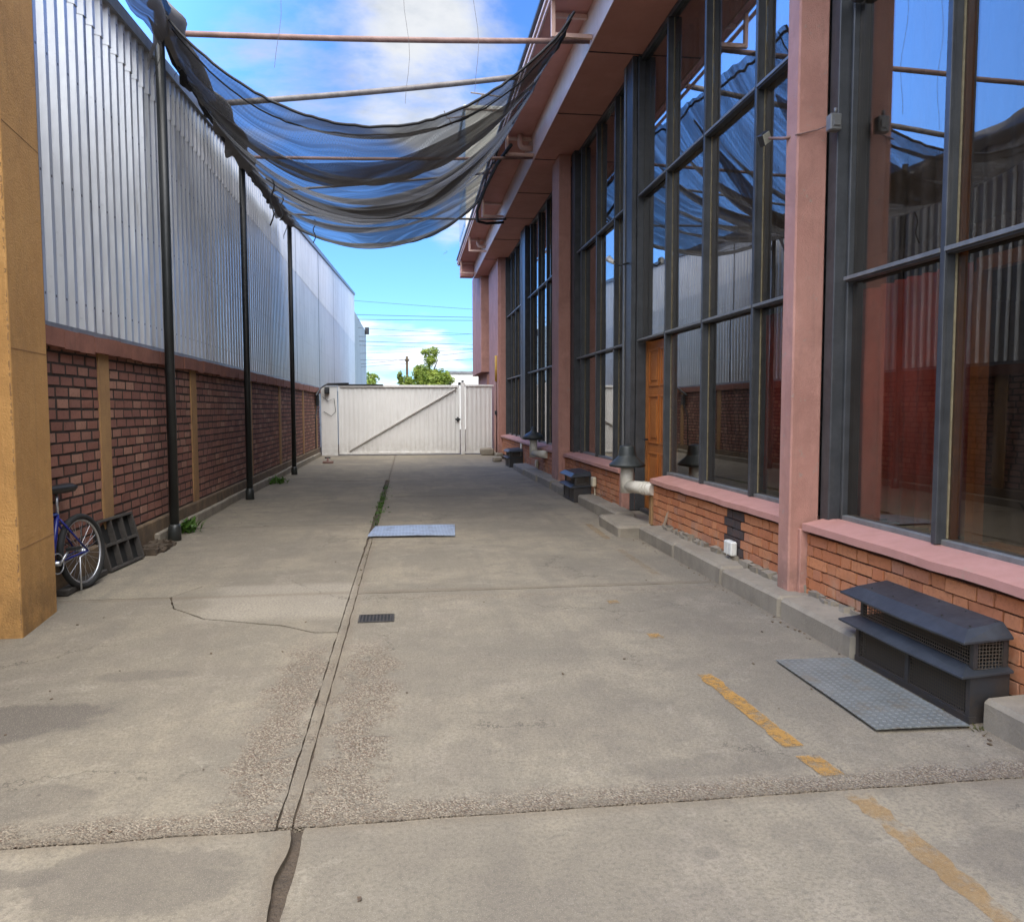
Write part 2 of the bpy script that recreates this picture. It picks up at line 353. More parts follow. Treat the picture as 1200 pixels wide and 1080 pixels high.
# concrete of the yard -------------------------------------------------
def concrete_mat():
    m, t = new_mat('yard_concrete'); p = t.pos(); x, y, z = t.xyz(p)
    big = t.noise(p, .55, 5, .6, .4); mid = t.noise(p, 2.3, 6, .65); fine = t.noise(p, 55, 5, .7); grit = t.noise(p, 260, 2, .6)
    col = t.mix(t.step(big, .34, .66), (.272, .232, .170), (.172, .150, .117))
    col = t.mix(t.m('MULTIPLY', t.step(mid, .45, .62), .50), col, (.165, .140, .112))
    col = t.mix(t.m('MULTIPLY', t.step(t.noise(p, 1.3, 8, .72, .6), .53, .64), .34), col, (.325, .279, .22))
    tr = t.noise(t.vec(t.m('MULTIPLY', x, 3.2), t.m('MULTIPLY', y, .22), 0), 1.0, 4, .6)   # wheel wear along the lane
    col = t.mix(t.m('MULTIPLY', t.step(tr, .48, .68), .38), col, (.150, .130, .106))
    m5 = t.noise(p, 6.5, 9, .74, .3)
    col = t.mix(t.m('MULTIPLY', t.step(m5, .48, .64), .42), col, (.150, .131, .103))
    col = t.mix(t.m('MULTIPLY', t.step(t.noise(p, 3.7, 9, .75, .8), .55, .66), .30), col, (.36, .32, .25))
    sw = t.noise(t.vec(t.m('MULTIPLY', x, 26.0), t.m('MULTIPLY', y, 1.3), 2.0), 1.0, 5, .7)      # broom finish
    col = t.mix(t.m('MULTIPLY', t.step(sw, .45, .75), .22), col, (.14, .122, .098))
    # stains with a shape of their own
    wob = t.m('MULTIPLY', t.m('SUBTRACT', t.noise(p, 3.2, 9, .72, .4), .5), 2.6)
    for (cx, cy, rx, ry, s_) in ((-1.98, 4.25, .45, .30, .9), (-1.60, 4.90, .30, .11, .45), (-1.75, 3.35, .45, .18, .5), (-.95, 2.72, .42, .22, .55), (-1.5, 2.78, .3, .08, .6),
                                (1.35, 3.3, .5, .12, .35), (.9, 3.9, .55, .6, .25), (.6, 2.5, .5, .4, .25), (-1.3, 12.5, 1.2, 1.6, .15), (1.2, 12.6, 1.2, 1.5, .22), (-1.5, 8.6, 1.3, 1.2, .2), (-.2, 4.6, .9, .5, .15), (2.0, 5.2, .5, 1.0, .18), (2.2, 2.4, .3, .25, .3), (.35, 2.25, .06, .05, .5), (1.05, 2.62, .05, .05, .4)):
        dx = t.m('DIVIDE', t.m('SUBTRACT', x, cx), rx); dy = t.m('DIVIDE', t.m('SUBTRACT', y, cy), ry)
        d = t.m('ADD', t.m('ADD', t.m('MULTIPLY', dx, dx), t.m('MULTIPLY', dy, dy)), wob)
        col = t.mix(t.m('MULTIPLY', t.m('SUBTRACT', 1.0, t.step(d, .55, 1.05)), s_), col, (.105, .090, .076))
    # pale repaired patch in the left lane
    pd = t.m('ADD', t.m('ABSOLUTE', t.m('DIVIDE', t.m('SUBTRACT', x, -1.05), .62)), t.m('MULTIPLY', wob, .3))
    pe = t.m('MULTIPLY', t.step(y, 5.95, 6.25), t.m('SUBTRACT', 1.0, t.step(y, 7.2, 7.4)))
    col = t.mix(t.m('MULTIPLY', t.m('MULTIPLY', pe, t.m('SUBTRACT', 1.0, t.step(pd, .8, 1.2))), .5), col, (.34, .30, .245))
    wv = t.new('ShaderNodeVectorMath', operation='ADD'); t.l.new(p, wv.inputs[0])
    ws = t.new('ShaderNodeVectorMath', operation='SCALE'); t.l.new(t.noise(p, 1.6, 6, .7, col=True), ws.inputs[0]); ws.inputs['Scale'].default_value = .9
    t.l.new(ws.outputs[0], wv.inputs[1])
    de = t.voro(wv.outputs[0], .42, 'Distance', 'DISTANCE_TO_EDGE')
    ck = t.m('MULTIPLY', t.m('SUBTRACT', 1.0, t.step(de, .0012, .0045)), t.step(t.noise(p, .7, 3), .50, .56))
    col = t.mix(t.m('MULTIPLY', ck, .7), col, (.06, .05, .04))
    # ground down edges where the aggregate shows
    n2 = t.m('MULTIPLY', t.m('SUBTRACT', t.noise(p, 4.0, 5, .7), .5), .55)
    dj = t.m('ABSOLUTE', t.m('ADD', x, .46))
    e1 = t.m('MULTIPLY', t.step(t.m('ADD', dj, n2), .02, .12), t.m('SUBTRACT', 1.0, t.step(t.m('ADD', dj, n2), .26, .40)))
    e1 = t.m('MULTIPLY', e1, t.m('MULTIPLY', t.step(y, 2.98, 3.0), t.m('SUBTRACT', 1.0, t.step(t.m('ADD', y, n2), 4.9, 5.7))))
    yy = t.m('ADD', y, t.m('MULTIPLY', n2, .35))
    e2 = t.m('MULTIPLY', t.step(y, 2.985, 3.0), t.m('SUBTRACT', 1.0, t.step(yy, 3.07, 3.22)))
    e3 = t.m('MULTIPLY', t.m('MULTIPLY', t.m('SUBTRACT', 1.0, t.step(yy, 6.68, 6.75)), t.step(yy, 6.5, 6.62)), t.m('MULTIPLY', t.step(x, -.2, .2), .35))
    agg = t.m('MAXIMUM', t.m('MAXIMUM', e1, e2), e3)
    agg = t.m('MULTIPLY', agg, t.step(t.noise(p, 5, 7, .75), .36, .50))
    vc = t.voro(p, 105, 'Color'); vd = t.voro(p, 105, 'Distance')
    r_ = t.xyz(vc)[0]
    peb = t.mix(r_, (.27, .21, .148), (.45, .385, .30)); peb = t.mix(t.step(t.xyz(vc)[1], .72, .8), peb, (.16, .10, .07))
    peb = t.mix(t.step(vd, .45, .75), peb, (.17, .135, .10))
    col = t.mix(t.m('MULTIPLY', agg, .85), col, peb)
    # grime that settles along the joints and under the walls
    ed = t.m('MINIMUM', dj, t.m('ABSOLUTE', t.m('SUBTRACT', y, 3.0)))
    ed = t.m('MINIMUM', ed, t.m('ABSOLUTE', t.m('SUBTRACT', y, 6.9)))
    ed = t.m('MINIMUM', ed, t.m('SUBTRACT', 2.80, x)); ed = t.m('MINIMUM', ed, t.m('ADD', x, 2.95))
    g = t.m('SUBTRACT', 1.0, t.step(t.m('ADD', ed, t.m('MULTIPLY', wob, .04)), .0, .09))
    col = t.mix(t.m('MULTIPLY', g, .5), col, (.15, .115, .08))
    col = t.mix(t.m('MULTIPLY', t.step(fine, .42, .66), .62), col, (.115, .10, .08))
    col = t.mix(t.m('MULTIPLY', t.step(grit, .56, .70), .55), col, (.42, .37, .29))
    dots = t.step(t.voro(p, 2.2, 'Distance'), .035, .015)
    col = t.mix(t.m('MULTIPLY', dots, .6), col, (.08, .065, .05))
    col = t.mix(t.m('MULTIPLY', t.step(t.noise(p, 12, 8, .8), .56, .68), .35), col, (.12, .105, .085))
    setp(t, Base_Color=col, Roughness=t.m('ADD', .78, t.m('MULTIPLY', mid, .2)), Specular_IOR_Level=.35)
    h = t.m('ADD', t.m('MULTIPLY', fine, .25), t.m('MULTIPLY', t.m('MULTIPLY', agg, t.m('SUBTRACT', 1.0, vd)), 1.3))
    h = t.m('ADD', h, t.m('MULTIPLY', mid, .6))
    setp(t, Normal=t.bump(h, .75, .016))
    return m
CONC = concrete_mat()

def paint_line_mat():
    m, t = new_mat('worn_yellow_paint'); p = t.pos()
    f = t.m('MULTIPLY', t.step(t.noise(p, 8, 7, .78), .36, .56), t.step(t.noise(p, 70, 4, .7), .27, .45))
    at = t.new('ShaderNodeAttribute', attribute_name='tint').outputs['Fac']
    f = t.m('MULTIPLY', f, at)
    setp(t, Base_Color=(.40, .215, .05), Roughness=.85)
    tr = t.new('ShaderNodeBsdfTransparent'); mx = t.new('ShaderNodeMixShader')
    t.l.new(f, mx.inputs[0]); t.l.new(tr.outputs[0], mx.inputs[1]); t.l.new(t.p.outputs[0], mx.inputs[2]); t.l.new(mx.outputs[0], t.out.inputs[0])
    return m
YELLOW = paint_line_mat()

# ------------------------------------------------------------------ ground
b = MB(); b.box(-400, 400, -60, 900, -.30, -.055)
tag(b.build('ground', SOIL), kind='structure')

def edge(a, c, n, amp, seed):
    """points from a to c (without c), jittered like a broken slab edge"""
    a = Vector(a); c = Vector(c); out = []; L = (c - a).length; nn = max(1, int(L / n))
    d = (c - a).normalized(); q = Vector((-d.y, d.x))
    for i in range(nn):
        p = a.lerp(c, i / nn)
        if i: p = p + q * amp * (noise.noise(Vector((p.x * 4 + seed, p.y * 4, 0))) * 1.2 + rnd.uniform(-.35, .35))
        out.append((p.x, p.y))
    return out
def slab(b, pts, amps, seed, z=0.0):
    poly = []
    for i, p in enumerate(pts):
        poly += edge(p, pts[(i + 1) % len(pts)], .06, amps[i], seed + i * 7)
    b.prism(poly, -.12, z)
J = -.46
b = MB()
XR = 2.95; XL = -3.06
ys_r = [-2.5, 3.0, 6.85, 10.75, 14.4, 17.75, 28.2]
for k in range(6):
    y0, y1 = ys_r[k] + .007, ys_r[k + 1] - .007
    g0 = .012 if y0 > 3 else .028
    near = k == 0
    x0 = J + (.05 if near else (.006 if k < 3 else (.03 if k < 5 else .004)))
    slab(b, [(x0, y0), (XR, y0), (XR, y1), (x0, y1)], [.006, 0, .008 if k == 0 else .005, .008 if k == 0 else .007], k * 31, -.002 * (k % 2))
# the left lane breaks where the crack runs
x1 = J - .062
slab(b, [(J - .056, 3.02), (J - .003, 3.02), (J - .003, 10.7), (J - .030, 10.7), (J - .056, 7.5)], [.01, .004, .004, .006, .006], 77, -.006)
slab(b, [(XL, -2.5), (J + .002, -2.5), (J - .004, 2.985), (XL, 2.985)], [0, .022, .008, 0], 301)
slab(b, [(XL, 3.0), (x1, 3.0), (x1, 5.66), (-.69, 5.68), (-.96, 5.90), (-1.57, 6.17), (-1.89, 6.53), (-2.03, 6.93), (XL, 6.94)], [.008, .008, .006, .008, .008, .01, .01, .004, 0], 333, -.002)
slab(b, [(-.69, 5.70), (x1, 5.69), (x1, 7.34), (-1.86, 7.32), (-2.02, 6.95), (-1.885, 6.545), (-1.565, 6.185), (-.955, 5.925)], [.006, .005, .004, .004, .01, .01, .008, .008], 361)
slab(b, [(XL, 6.953), (-2.035, 6.95), (-1.875, 7.335), (x1, 7.352), (x1, 11.0), (XL, 11.0)], [.004, .004, .004, .008, .005, 0], 391, -.003)
slab(b, [(XL, 11.013), (x1, 11.013), (x1, 14.4), (XL, 14.4)], [.004, .01, .004, 0], 401)
slab(b, [(XL, 14.413), (x1, 14.413), (x1, 17.75), (XL, 17.75)], [.004, .008, .004, 0], 411, -.002)
slab(b, [(XL, 17.763), (J - .006, 17.763), (J - .006, 28.2), (XL, 28.2)], [.004, .002, 0, 0], 421)
tag(b.build('pavement', CONC), kind='structure')

# kerbs
b = MB(); prev = -2.5; cuts = [-2.5, -.3, 1.7, 3.53]
for y0, y1 in zip(cuts, cuts[1:]): b.box(2.83, 3.1, y0, y1 - .012, -.1, .155 + rnd.uniform(-.01, .01), bev=.022, jit=.008)
cuts = [4.60, 5.62, 6.75, 8.05, 9.35]
for y0, y1 in zip(cuts, cuts[1:]): b.box(2.79, 3.1, y0, y1 - .012, -.1, .165 + rnd.uniform(-.015, .015), bev=.025, jit=.009)
cuts = [10.5, 11.6, 12.9]
for y0, y1 in zip(cuts, cuts[1:]): b.box(2.80, 3.1, y0, y1 - .012, -.1, .16 + rnd.uniform(-.01, .01), bev=.025, jit=.009)
cuts = [14.0, 15.3, 16.9, 18.6, 20.6]; xs = [2.78, 2.76, 2.74, 2.72]
for (y0, y1), x in zip(zip(cuts, cuts[1:]), xs): b.box(x, 3.1, y0, y1 - .012, -.1, .15 + rnd.uniform(-.01, .01), bev=.025, jit=.009)
cuts = [9.75, 11.4, 13.3, 15.4, 17.6, 20.0, 22.6, 25.2, 27.2]
for i, (y0, y1) in enumerate(zip(cuts, cuts[1:])): b.box(-3.02, -2.945 - .02 * (i == 2), y0, y1 - .01, -.1, .125 + rnd.uniform(-.012, .012), bev=.012, jit=.006)
o = b.build('kerb', KERB); tag(o, kind='structure')
b = MB()
for i in range(70):                                      # rubble mortar between kerb and bricks
    y = rnd.uniform(4.7, 9.2); x = rnd.uniform(3.03, 3.09); s_ = rnd.uniform(.015, .045)
    b.box(x - s_, x + s_, y - s_ * 1.6, y + s_ * 1.6, .12, .165 + s_ * .9, jit=s_ * .45)
tag(b.build('kerb_rubble', KERB), kind='structure')
b = MB()                                                 # broken hole full of earth beside the first post
for i in range(90):
    x = rnd.uniform(-3.05, -2.78); y = rnd.uniform(8.98, 9.72); s_ = rnd.uniform(.02, .06)
    b.box(x - s_, x + s_, y - s_, y + s_, -.03, s_ * .8, jit=s_ * .5)
tag(b.build('soil_heap', SOIL), kind='structure')

b = MB(); b.box(J - .10, J + .09, -2.5, 3.05, -.06, -.022); b.box(J - .075, J + .02, 3.051, 10.7, -.06, -.016); b.box(J - .09, J + .06, 10.71, 17.8, -.06, -.02)
for y in (3.0, 6.85, 6.95, 10.75, 11.0, 14.4, 17.75): b.box(-3.0, J - .101, y - .04, y + .04, -.06, -.0145); b.box(J + .091, 2.9, y - .04, y + .04, -.06, -.0145)
tag(b.build('joint_soil', SOIL), kind='structure')
# yellow line
b = MB()
def dash(x, y, x2, y2, w, a):
    n = max(3, int(abs(y2 - y) / .05)); f = []
    for i in range(n):
        p = Vector((x, y)).lerp(Vector((x2, y2)), i / n); q = Vector((x, y)).lerp(Vector((x2, y2)), (i + 1) / n)
        g = [w * rnd.uniform(.72, 1.1) for _ in range(2)] if not f else [g[1], w * rnd.uniform(.72, 1.1)]
        f.append(b.quad((p.x - g[0], p.y, .004), (p.x + g[0], p.y, .004), (q.x + g[1], q.y, .004), (q.x - g[1], q.y, .004)))
    b.tint(f, a)
dash(1.79, 3.42, 1.745, 4.45, .052, .8); dash(1.82, 3.12, 1.80, 3.32, .05, .7)
dash(1.84, 1.6, 1.82, 2.96, .055, .36); dash(2.40, 9.3, 2.44, 10.6, .05, .28); dash(1.70, 5.2, 1.70, 5.32, .05, .55); dash(2.35, 7.2, 2.35, 8.6, .04, .15); dash(1.66, 6.2, 1.66, 6.3, .05, .4)
tag(b.build('road_marking', YELLOW, normals=False), kind='structure')

# ------------------------------------------------------------------ left side: ochre pillar
t = thing('pillar', 'tall ochre painted concrete pillar in the left foreground beside the bicycle', 'pillar', (-3.1, 6.2, 0))
b = MB(); b.prism([(-3.9, 5.83), (-2.70, 5.83), (-2.79, 6.60), (-3.9, 6.60)], -.05, 7.2)
b.build('shaft', OCHRE, t, bevel=.014)
b = MB()                                                 # rough scar down the corner and pour joints
for i in range(420):
    z = rnd.uniform(.05, 6.0); s_ = rnd.uniform(.002, .008)
    b.box(-2.709 - s_, -2.709 + s_ * .4, 5.834 - s_ * .5, 5.834 + s_, z, z + s_ * rnd.uniform(1.5, 5), jit=s_ * .4)
b.build('chipped_edge', OCHREW, t)
b = MB()
for z in (.62, 2.02, 3.55): b.prism([(-2.74, 5.85), (-2.7005, 5.85), (-2.787, 6.59), (-2.80, 6.59)], z, z + .005)
b.build('pour_joint', OCHREW, t)

# ------------------------------------------------------------------ left brick wall
WX = -3.05
t = thing('brick_wall', 'long dark red brick wall with ochre piers and terracotta coping below the metal cladding', 'wall', (WX, 15, 0))
b = MB(); b.box(-3.30, WX - .004, -2, 27.9, 0, 2.2); b.build('mortar_bed', MORTR, t)
piers = [1.35, 4.95, 8.43, 11.77, 15.85, 19.4, 23.6, 26.9]
b = MB(); z = .30; row = 0
while z < 2.14:
    y = 3.0 + (row % 2) * .14 - rnd.uniform(0, .05)
    while y < 27.8:
        L = .225 + rnd.uniform(-.02, .02)
        h = .078 + rnd.uniform(-.004, .004)
        x = WX + rnd.uniform(-.001, .004)
        fs = b.box(x - .06, x, y, y + L, z + .006, z + h + .004, jit=.003)
        b.tint(fs, rnd.random()); y += L + .046
    z += .1005; row += 1
b.build('brickwork', BRICKR, t)
for y in piers:
    b = MB(); b.box(WX - .08, WX + .018, y - .15 + .02, y + .13, .20, 2.16, jit=.006); b.build('pier', OCHREW, t)
b = MB(); b.box(WX - .1, WX + .045, -2, 27.9, -.05, .28, jit=.0, bev=.015); b.build('plinth', PLINTH, t)
b = MB()
y = 2.0
while y < 27.9:                                           # coping cast in lengths with a ragged lower lip
    b.box(WX - .2, WX + .058 + rnd.uniform(-.004, .004), y, y + .338, 2.135 + rnd.uniform(-.012, .012), 2.30 + rnd.uniform(-.004, .004), jit=.004); y += .34
b.build('coping', COPING, t)

# ------------------------------------------------------------------ warehouse cladding
WH = -3.09
def topz(y): return 5.28 + .0625 * y
t = thing('warehouse', 'warehouse clad in ribbed galvanised sheet rising above the red brick wall', 'warehouse', (WH - 5, 20, 0))
def corr(y0, y1, zf0, zf1, x, pitch=.215, dep=.052):
    b = MB(); prev = None; n = int((y1 - y0) / pitch)
    for i in range(n + 1):
        yb = y0 + i * pitch
        for fy, d in ((0, 0), (.42, 0), (.56, 1), (.86, 1)):
            yy = yb + fy * pitch
            if yy > y1: break
            xx = x + d * dep
            cur = [b.bm.verts.new((xx, yy, zf0(yy) + (zf1(yy) - zf0(yy)) * q)) for q in (0, .33, .66, 1)]
            if prev:
                for k in range(3): b.bm.faces.new((prev[k], cur[k], cur[k + 1], prev[k + 1]))
            prev = cur
    r = bmesh.ops.extrude_face_region(b.bm, geom=b.bm.faces[:])          # sheet thickness
    bmesh.ops.translate(b.bm, verts=[v for v in r['geom'] if isinstance(v, bmesh.types.BMVert)], vec=(-.004, 0, 0))
    return b
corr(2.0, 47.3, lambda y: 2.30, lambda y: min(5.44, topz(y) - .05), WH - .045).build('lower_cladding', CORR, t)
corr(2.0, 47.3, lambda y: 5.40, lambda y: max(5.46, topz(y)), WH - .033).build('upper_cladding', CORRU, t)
b = MB(); b.hull([(WH - 9, 2, 0), (WH - .06, 2, 0), (WH - .06, 47.3, 0), (WH - 9, 47.3, 0), (WH - 9, 2, 5.2), (WH - .06, 2, 5.2), (WH - .06, 47.3, 8.0), (WH - 9, 47.3, 8.0)],
                 [(3, 2, 1, 0), (4, 5, 6, 7), (0, 1, 5, 4), (1, 2, 6, 5), (2, 3, 7, 6), (3, 0, 4, 7)]); b.build('end_wall', SHEET, t)
b = MB(); b.hull([(WH - 9.2, 1.9, 5.36), (WH + .06, 1.9, 5.36), (WH + .06, 47.6, 8.22), (WH - 9.2, 47.6, 8.22), (WH - 9.2, 1.9, 5.50), (WH + .06, 1.9, 5.50), (WH + .06, 47.6, 8.36), (WH - 9.2, 47.6, 8.36)],
                 [(3, 2, 1, 0), (4, 5, 6, 7), (0, 1, 5, 4), (1, 2, 6, 5), (2, 3, 7, 6), (3, 0, 4, 7)]); b.build('roof', SHEET, t)
b = MB(); b.box(WH - .05, WH + .012, 2, 47.2, 2.302, 2.36); b.build('base_flashing', SHEET, t)
b = MB(); b.box(WH - 6, WH, 47.6, 60.3, 0, 7.35, bev=.03)
o = b.build('annex', mat('annex_paint', (.42, .50, .52), (.36, .44, .46), .5, .8)); tag(o, 'low grey green outbuilding beyond the end of the metal warehouse', 'building')
b = MB(); b.box(WH + .01, WH + .30, 58.7, 59.0, 7.0, 7.5, bev=.02); b.box(WH - .05, WH + .02, 58.8, 58.9, 7.2, 7.3)
o = b.build('wall_lamp', BLACKM); tag(o, 'small dark floodlight high on the far corner of the grey green outbuilding', 'lamp')

# ------------------------------------------------------------------ black posts along the wall
for i, (x, y, z, r_, lab) in enumerate(((-2.85, 10.0, 6.30, .056, 'thick black steel post nearest the bicycle, with weeds at its foot'), (-2.80, 14.35, 6.25, .054, 'middle black steel post against the brick wall, between two others'), (-2.77, 19.63, 6.28, .053, 'farthest black steel post, closest to the white gate'))):
    t = thing('steel_post', lab, 'post', (x, y, 0), 'black posts along the brick wall')
    b = MB(); b.tube([(x, y, -.05), (x + .005, y, z * .5), (x, y, z)], r_, 14); b.build('shaft', POST, t)
    b = MB(); b.tube([(x, y, -.05), (x, y, .16), (x, y, .20)], r_, 14, rs=[r_ + .022, r_ + .018, r_ + .001]); b.build('base_collar', POST, t)

# ------------------------------------------------------------------ tubes over the yard
TUB = [((-2.95, 10.55, 6.24), (2.56, 10.92, 6.62), .036, RUSTY, 'pinkish steel tube crossing highest and nearest, clear of the net'),
       ((-2.95, 12.75, 6.20), (1.93, 13.4, 7.12), .045, GREYT, 'grey steel tube tilted up to the right just above the front edge of the net'),
       ((-2.9, 15.6, 6.30), (2.56, 15.9, 6.59), .03, RUSTY, 'brown level tube seen through the net, ending at the beam above the second pink column'),
       ((-2.9, 18.0, 6.33), (1.93, 18.4, 7.0), .026, GREYT, 'grey tilted tube seen only through the shade net'),
       ((-2.85, 20.4, 6.40), (2.56, 20.6, 6.48), .026, GREYT, 'farthest crossing tube, behind the rear edge of the net')]
for a, c, r_, m_, lab in TUB:
    b = MB(); a = Vector(a); c = Vector(c)
    b.tube([a.lerp(c, i / 8) + Vector((0, 0, -.03 * math.sin(math.pi * i / 8))) for i in range(9)], r_, 10)
    tag(b.build('crossing_tube', m_), lab, 'tube', 'steel tubes across the yard')

# ------------------------------------------------------------------ shade net
def net_point(u, v):
    # left edge on the posts, right edge on the canopy, sag between; folds gather the cloth
    yl = 9.75 + 9.9 * v; yr = 9.55 + 11.4 * v
    zl = 6.28 - .38 * min(1, v / .12) + .18 * v; zr = 6.30 + .75 * min(1, v * 1.6)
    xl = -2.84; xr = 2.02 - .10 * v
    k = u + .10 * math.sin(math.pi * u) * 0
    x = xl + (xr - xl) * k; y = yl + (yr - yl) * u; z = zl + (zr - zl) * u
    sag = 1.46 + .22 * math.sin(v * 6.0) - .44 * v
    cat = 4 * u * (1 - u); cat = cat ** .88
    z -= sag * cat
    # folds: ridges along u, deeper toward the right half, gathered near the front on the left
    fold = math.sin(v * 46 + 1.6 * math.sin(u * 2.1 + v * 3) + .8 * noise.noise(Vector((u * 1.5, v * 5, 3))))
    fold2 = noise.noise(Vector((u * 1.1, v * 16, 9.1)))
    amp = (.05 + .16 * cat) * (.7 + .6 * noise.noise(Vector((u * 2, v * 3.3, 1))))
    y += amp * 1.35 * math.cos(v * 46 + 1.4 * math.sin(u * 2.4)) * (1.0 if v > .02 else 0) + .32 * fold2 * cat
    z += amp * .55 * fold + .12 * fold2 * cat
    z += (.012 + .022 * cat) * math.sin(v * 170 + 3 * math.sin(u * 3 + v * 9)); y += .03 * cat * math.cos(v * 170 + 3 * math.sin(u * 3 + v * 9))
    return Vector((x, y, z))
t = thing('shade_net', 'sagging grey shade net strung over the yard between the posts and the canopy', 'shade net', (-.4, 14.5, 5.5))
NU, NV = 64, 330
b = MB(); uvl = b.bm.loops.layers.uv.new('UVMap')
G = [[b.bm.verts.new(net_point(i / NU, j / NV)) for i in range(NU + 1)] for j in range(NV + 1)]
for j in range(NV):
    for i in range(NU):
        f = b.bm.faces.new((G[j][i], G[j][i + 1], G[j + 1][i + 1], G[j + 1][i])); f.smooth = True
        for lp, (ii, jj) in zip(f.loops, ((i, j), (i + 1, j), (i + 1, j + 1), (i, j + 1))): lp[uvl].uv = (ii / NU, jj / NV)
b.build('net_cloth', NET, t, normals=False)
# dense gathered bands of cloth
def band(v0, v1, u0, u1, mtl, name, dz=0.03, wob=.0):
    b = MB(); uvl = b.bm.loops.layers.uv.new('UVMap'); n, k = 60, 10; g = []
    for j in range(k + 1):
        rw = []
        for i in range(n + 1):
            u = u0 + (u1 - u0) * i / n; w = math.sin(math.pi * min(1, max(0, (i + 4) / (n + 4)))) ** .6
            vm = .5 * (v0 + v1) + .03 * math.sin(u * 4 + v0 * 20); v = vm + (v1 - v0) * (j / k - .5) * w
            p = net_point(u, max(0, min(1, v))); p.z -= dz * math.sin(math.pi * j / k) + .015 * math.sin(j * 1.9 + u * 9)
            rw.append(b.bm.verts.new(p))
        g.append(rw)
    for j in range(k):
        for i in range(n):
            f = b.bm.faces.new((g[j][i], g[j][i + 1], g[j + 1][i + 1], g[j + 1][i])); f.smooth = True
            for lp, (ii, jj) in zip(f.loops, ((i, j), (i + 1, j), (i + 1, j + 1), (i, j + 1))): lp[uvl].uv = (u0 + (u1 - u0) * ii / n, v0 + (v1 - v0) * jj / k)
    return b.build(name, mtl, t, normals=False)
band(.06, .155, .0, .93, NETD, 'gathered_fold')
band(.335, .36, .12, .97, NETD, 'gathered_fold')
band(.955, .995, .0, 1.0, NETD, 'gathered_fold')
def edge_rope(fn, name, r_=.022, jit=.02, n=60):
    b = MB(); b.tube([fn(i / n) + Vector((rnd.uniform(-jit, jit), rnd.uniform(-jit, jit), rnd.uniform(-jit, jit) - .01)) for i in range(n + 1)], r_, 7); return b.build(name, CORD, t)
edge_rope(lambda s: net_point(s, 0), 'front_rope', .017, .007)
edge_rope(lambda s: net_point(s, .012) + Vector((0, .05, -.05 * math.sin(s * 9))), 'front_rope', .010, .006)
edge_rope(lambda s: net_point(s, 1), 'rear_rope', .022, .01)
edge_rope(lambda s: net_point(0, s) + Vector((.0, 0, -.05 + .03 * math.sin(s * 40))), 'wall_rope', .05, .03, 90)
edge_rope(lambda s: net_point(1, s) + Vector((-.06 + .03 * math.sin(s * 30), 0, -.04 - .05 * abs(math.sin(s * 12)))), 'canopy_rope', .02, .015, 80)
# cloth rolled up along the posts, grey and torn at the first post
def roll(pts, w, h, mtl, name, n=40):
    b = MB(); uvl = b.bm.loops.layers.uv.new('UVMap'); k = 9; g = []
    for i in range(n + 1):
        s = i / n * (len(pts) - 1); a = min(int(s), len(pts) - 2); p = Vector(pts[a]).lerp(Vector(pts[a + 1]), s - a)
        rw = []
        for j in range(k + 1):
            q = j / k; nz = noise.noise(Vector((i * .22, q * 2.5, 4.0)))
            rw.append(b.bm.verts.new(p + Vector((w * (math.sin(q * 3.0) + .55 * nz), .06 * nz, -h * q * (1 + .3 * noise.noise(Vector((i * .3, 7, 0)))) + .05 * nz))))
        g.append(rw)
    for i in range(n):
        for j in range(k):
            f = b.bm.faces.new((g[i][j], g[i + 1][j], g[i + 1][j + 1], g[i][j + 1])); f.smooth = True
            for lp, (ii, jj) in zip(f.loops, ((i, j), (i + 1, j), (i + 1, j + 1), (i, j + 1))): lp[uvl].uv = (ii / n, jj / k)
    return b.build(name, mtl, t, normals=False)
roll([(-2.86, 9.7, 6.32), (-2.84, 11.2, 6.22), (-2.82, 13.3, 6.12), (-2.8, 14.4, 6.04)], .24, .40, NETG, 'rolled_edge')
roll([(-2.86, 14.3, 6.08), (-2.82, 17, 6.02), (-2.78, 19.6, 6.12)], .16, .24, NETD, 'rolled_edge')
roll([(-2.9, 3.0, 6.5), (-2.9, 5.5, 6.2), (-2.9, 7.6, 6.45), (-2.88, 9.9, 6.36)], .2, .55, NETD, 'rolled_edge')
def rag(p, L, w, mtl=NETG):
    b = MB(); uvl = b.bm.loops.layers.uv.new('UVMap'); g = []
    for i in range(7):
        q = i / 6; ww = w * (1 - q * .85) * (1 + .3 * math.sin(q * 9))
        g.append([b.bm.verts.new(Vector(p) + Vector((.05 * math.sin(q * 5), ww * s + .1 * q * w, -L * q + .02 * s))) for s in (-.5, 0, .5)])
    for i in range(6):
        for k in range(2): b.bm.faces.new((g[i][k], g[i][k + 1], g[i + 1][k + 1], g[i + 1][k]))
    return b.build('torn_strip', mtl, t, normals=False)
rag((-2.86, 9.72, 6.02), .55, .28); rag((-2.84, 9.86, 5.95), .6, .10, NETD); rag((-2.78, 10.5, 5.9), .2, .12, NETD); rag((-2.8, 19.2, 6.05), .5, .35, NETD); rag((-2.8, 16.3, 6.0), .25, .15, NETD); rag((1.0, 20.9, 5.72), .12, .1, NETD)
for (u, v, L) in ((.16, .33, .75), (.10, .62, .5), (.17, .85, .55)):
    b = MB(); p = net_point(u, v); b.tube([p + Vector((.03 * math.sin(i * 1.3), -.02 * i, .05 - L * i / 8)) for i in range(9)], .012, 6); b.build('hanging_cord', CORD, t)
b = MB()                                                 # black hose looped round the rear right corner
b.tube([(2.0, 15.3, 6.62), (1.86, 16.4, 6.60), (1.76, 18.0, 6.52), (1.72, 19.6, 6.42), (1.80, 20.4, 6.36), (2.05, 20.6, 6.36), (2.5, 20.6, 6.40)], .035, 8); b.build('corner_rope', CORD, t)

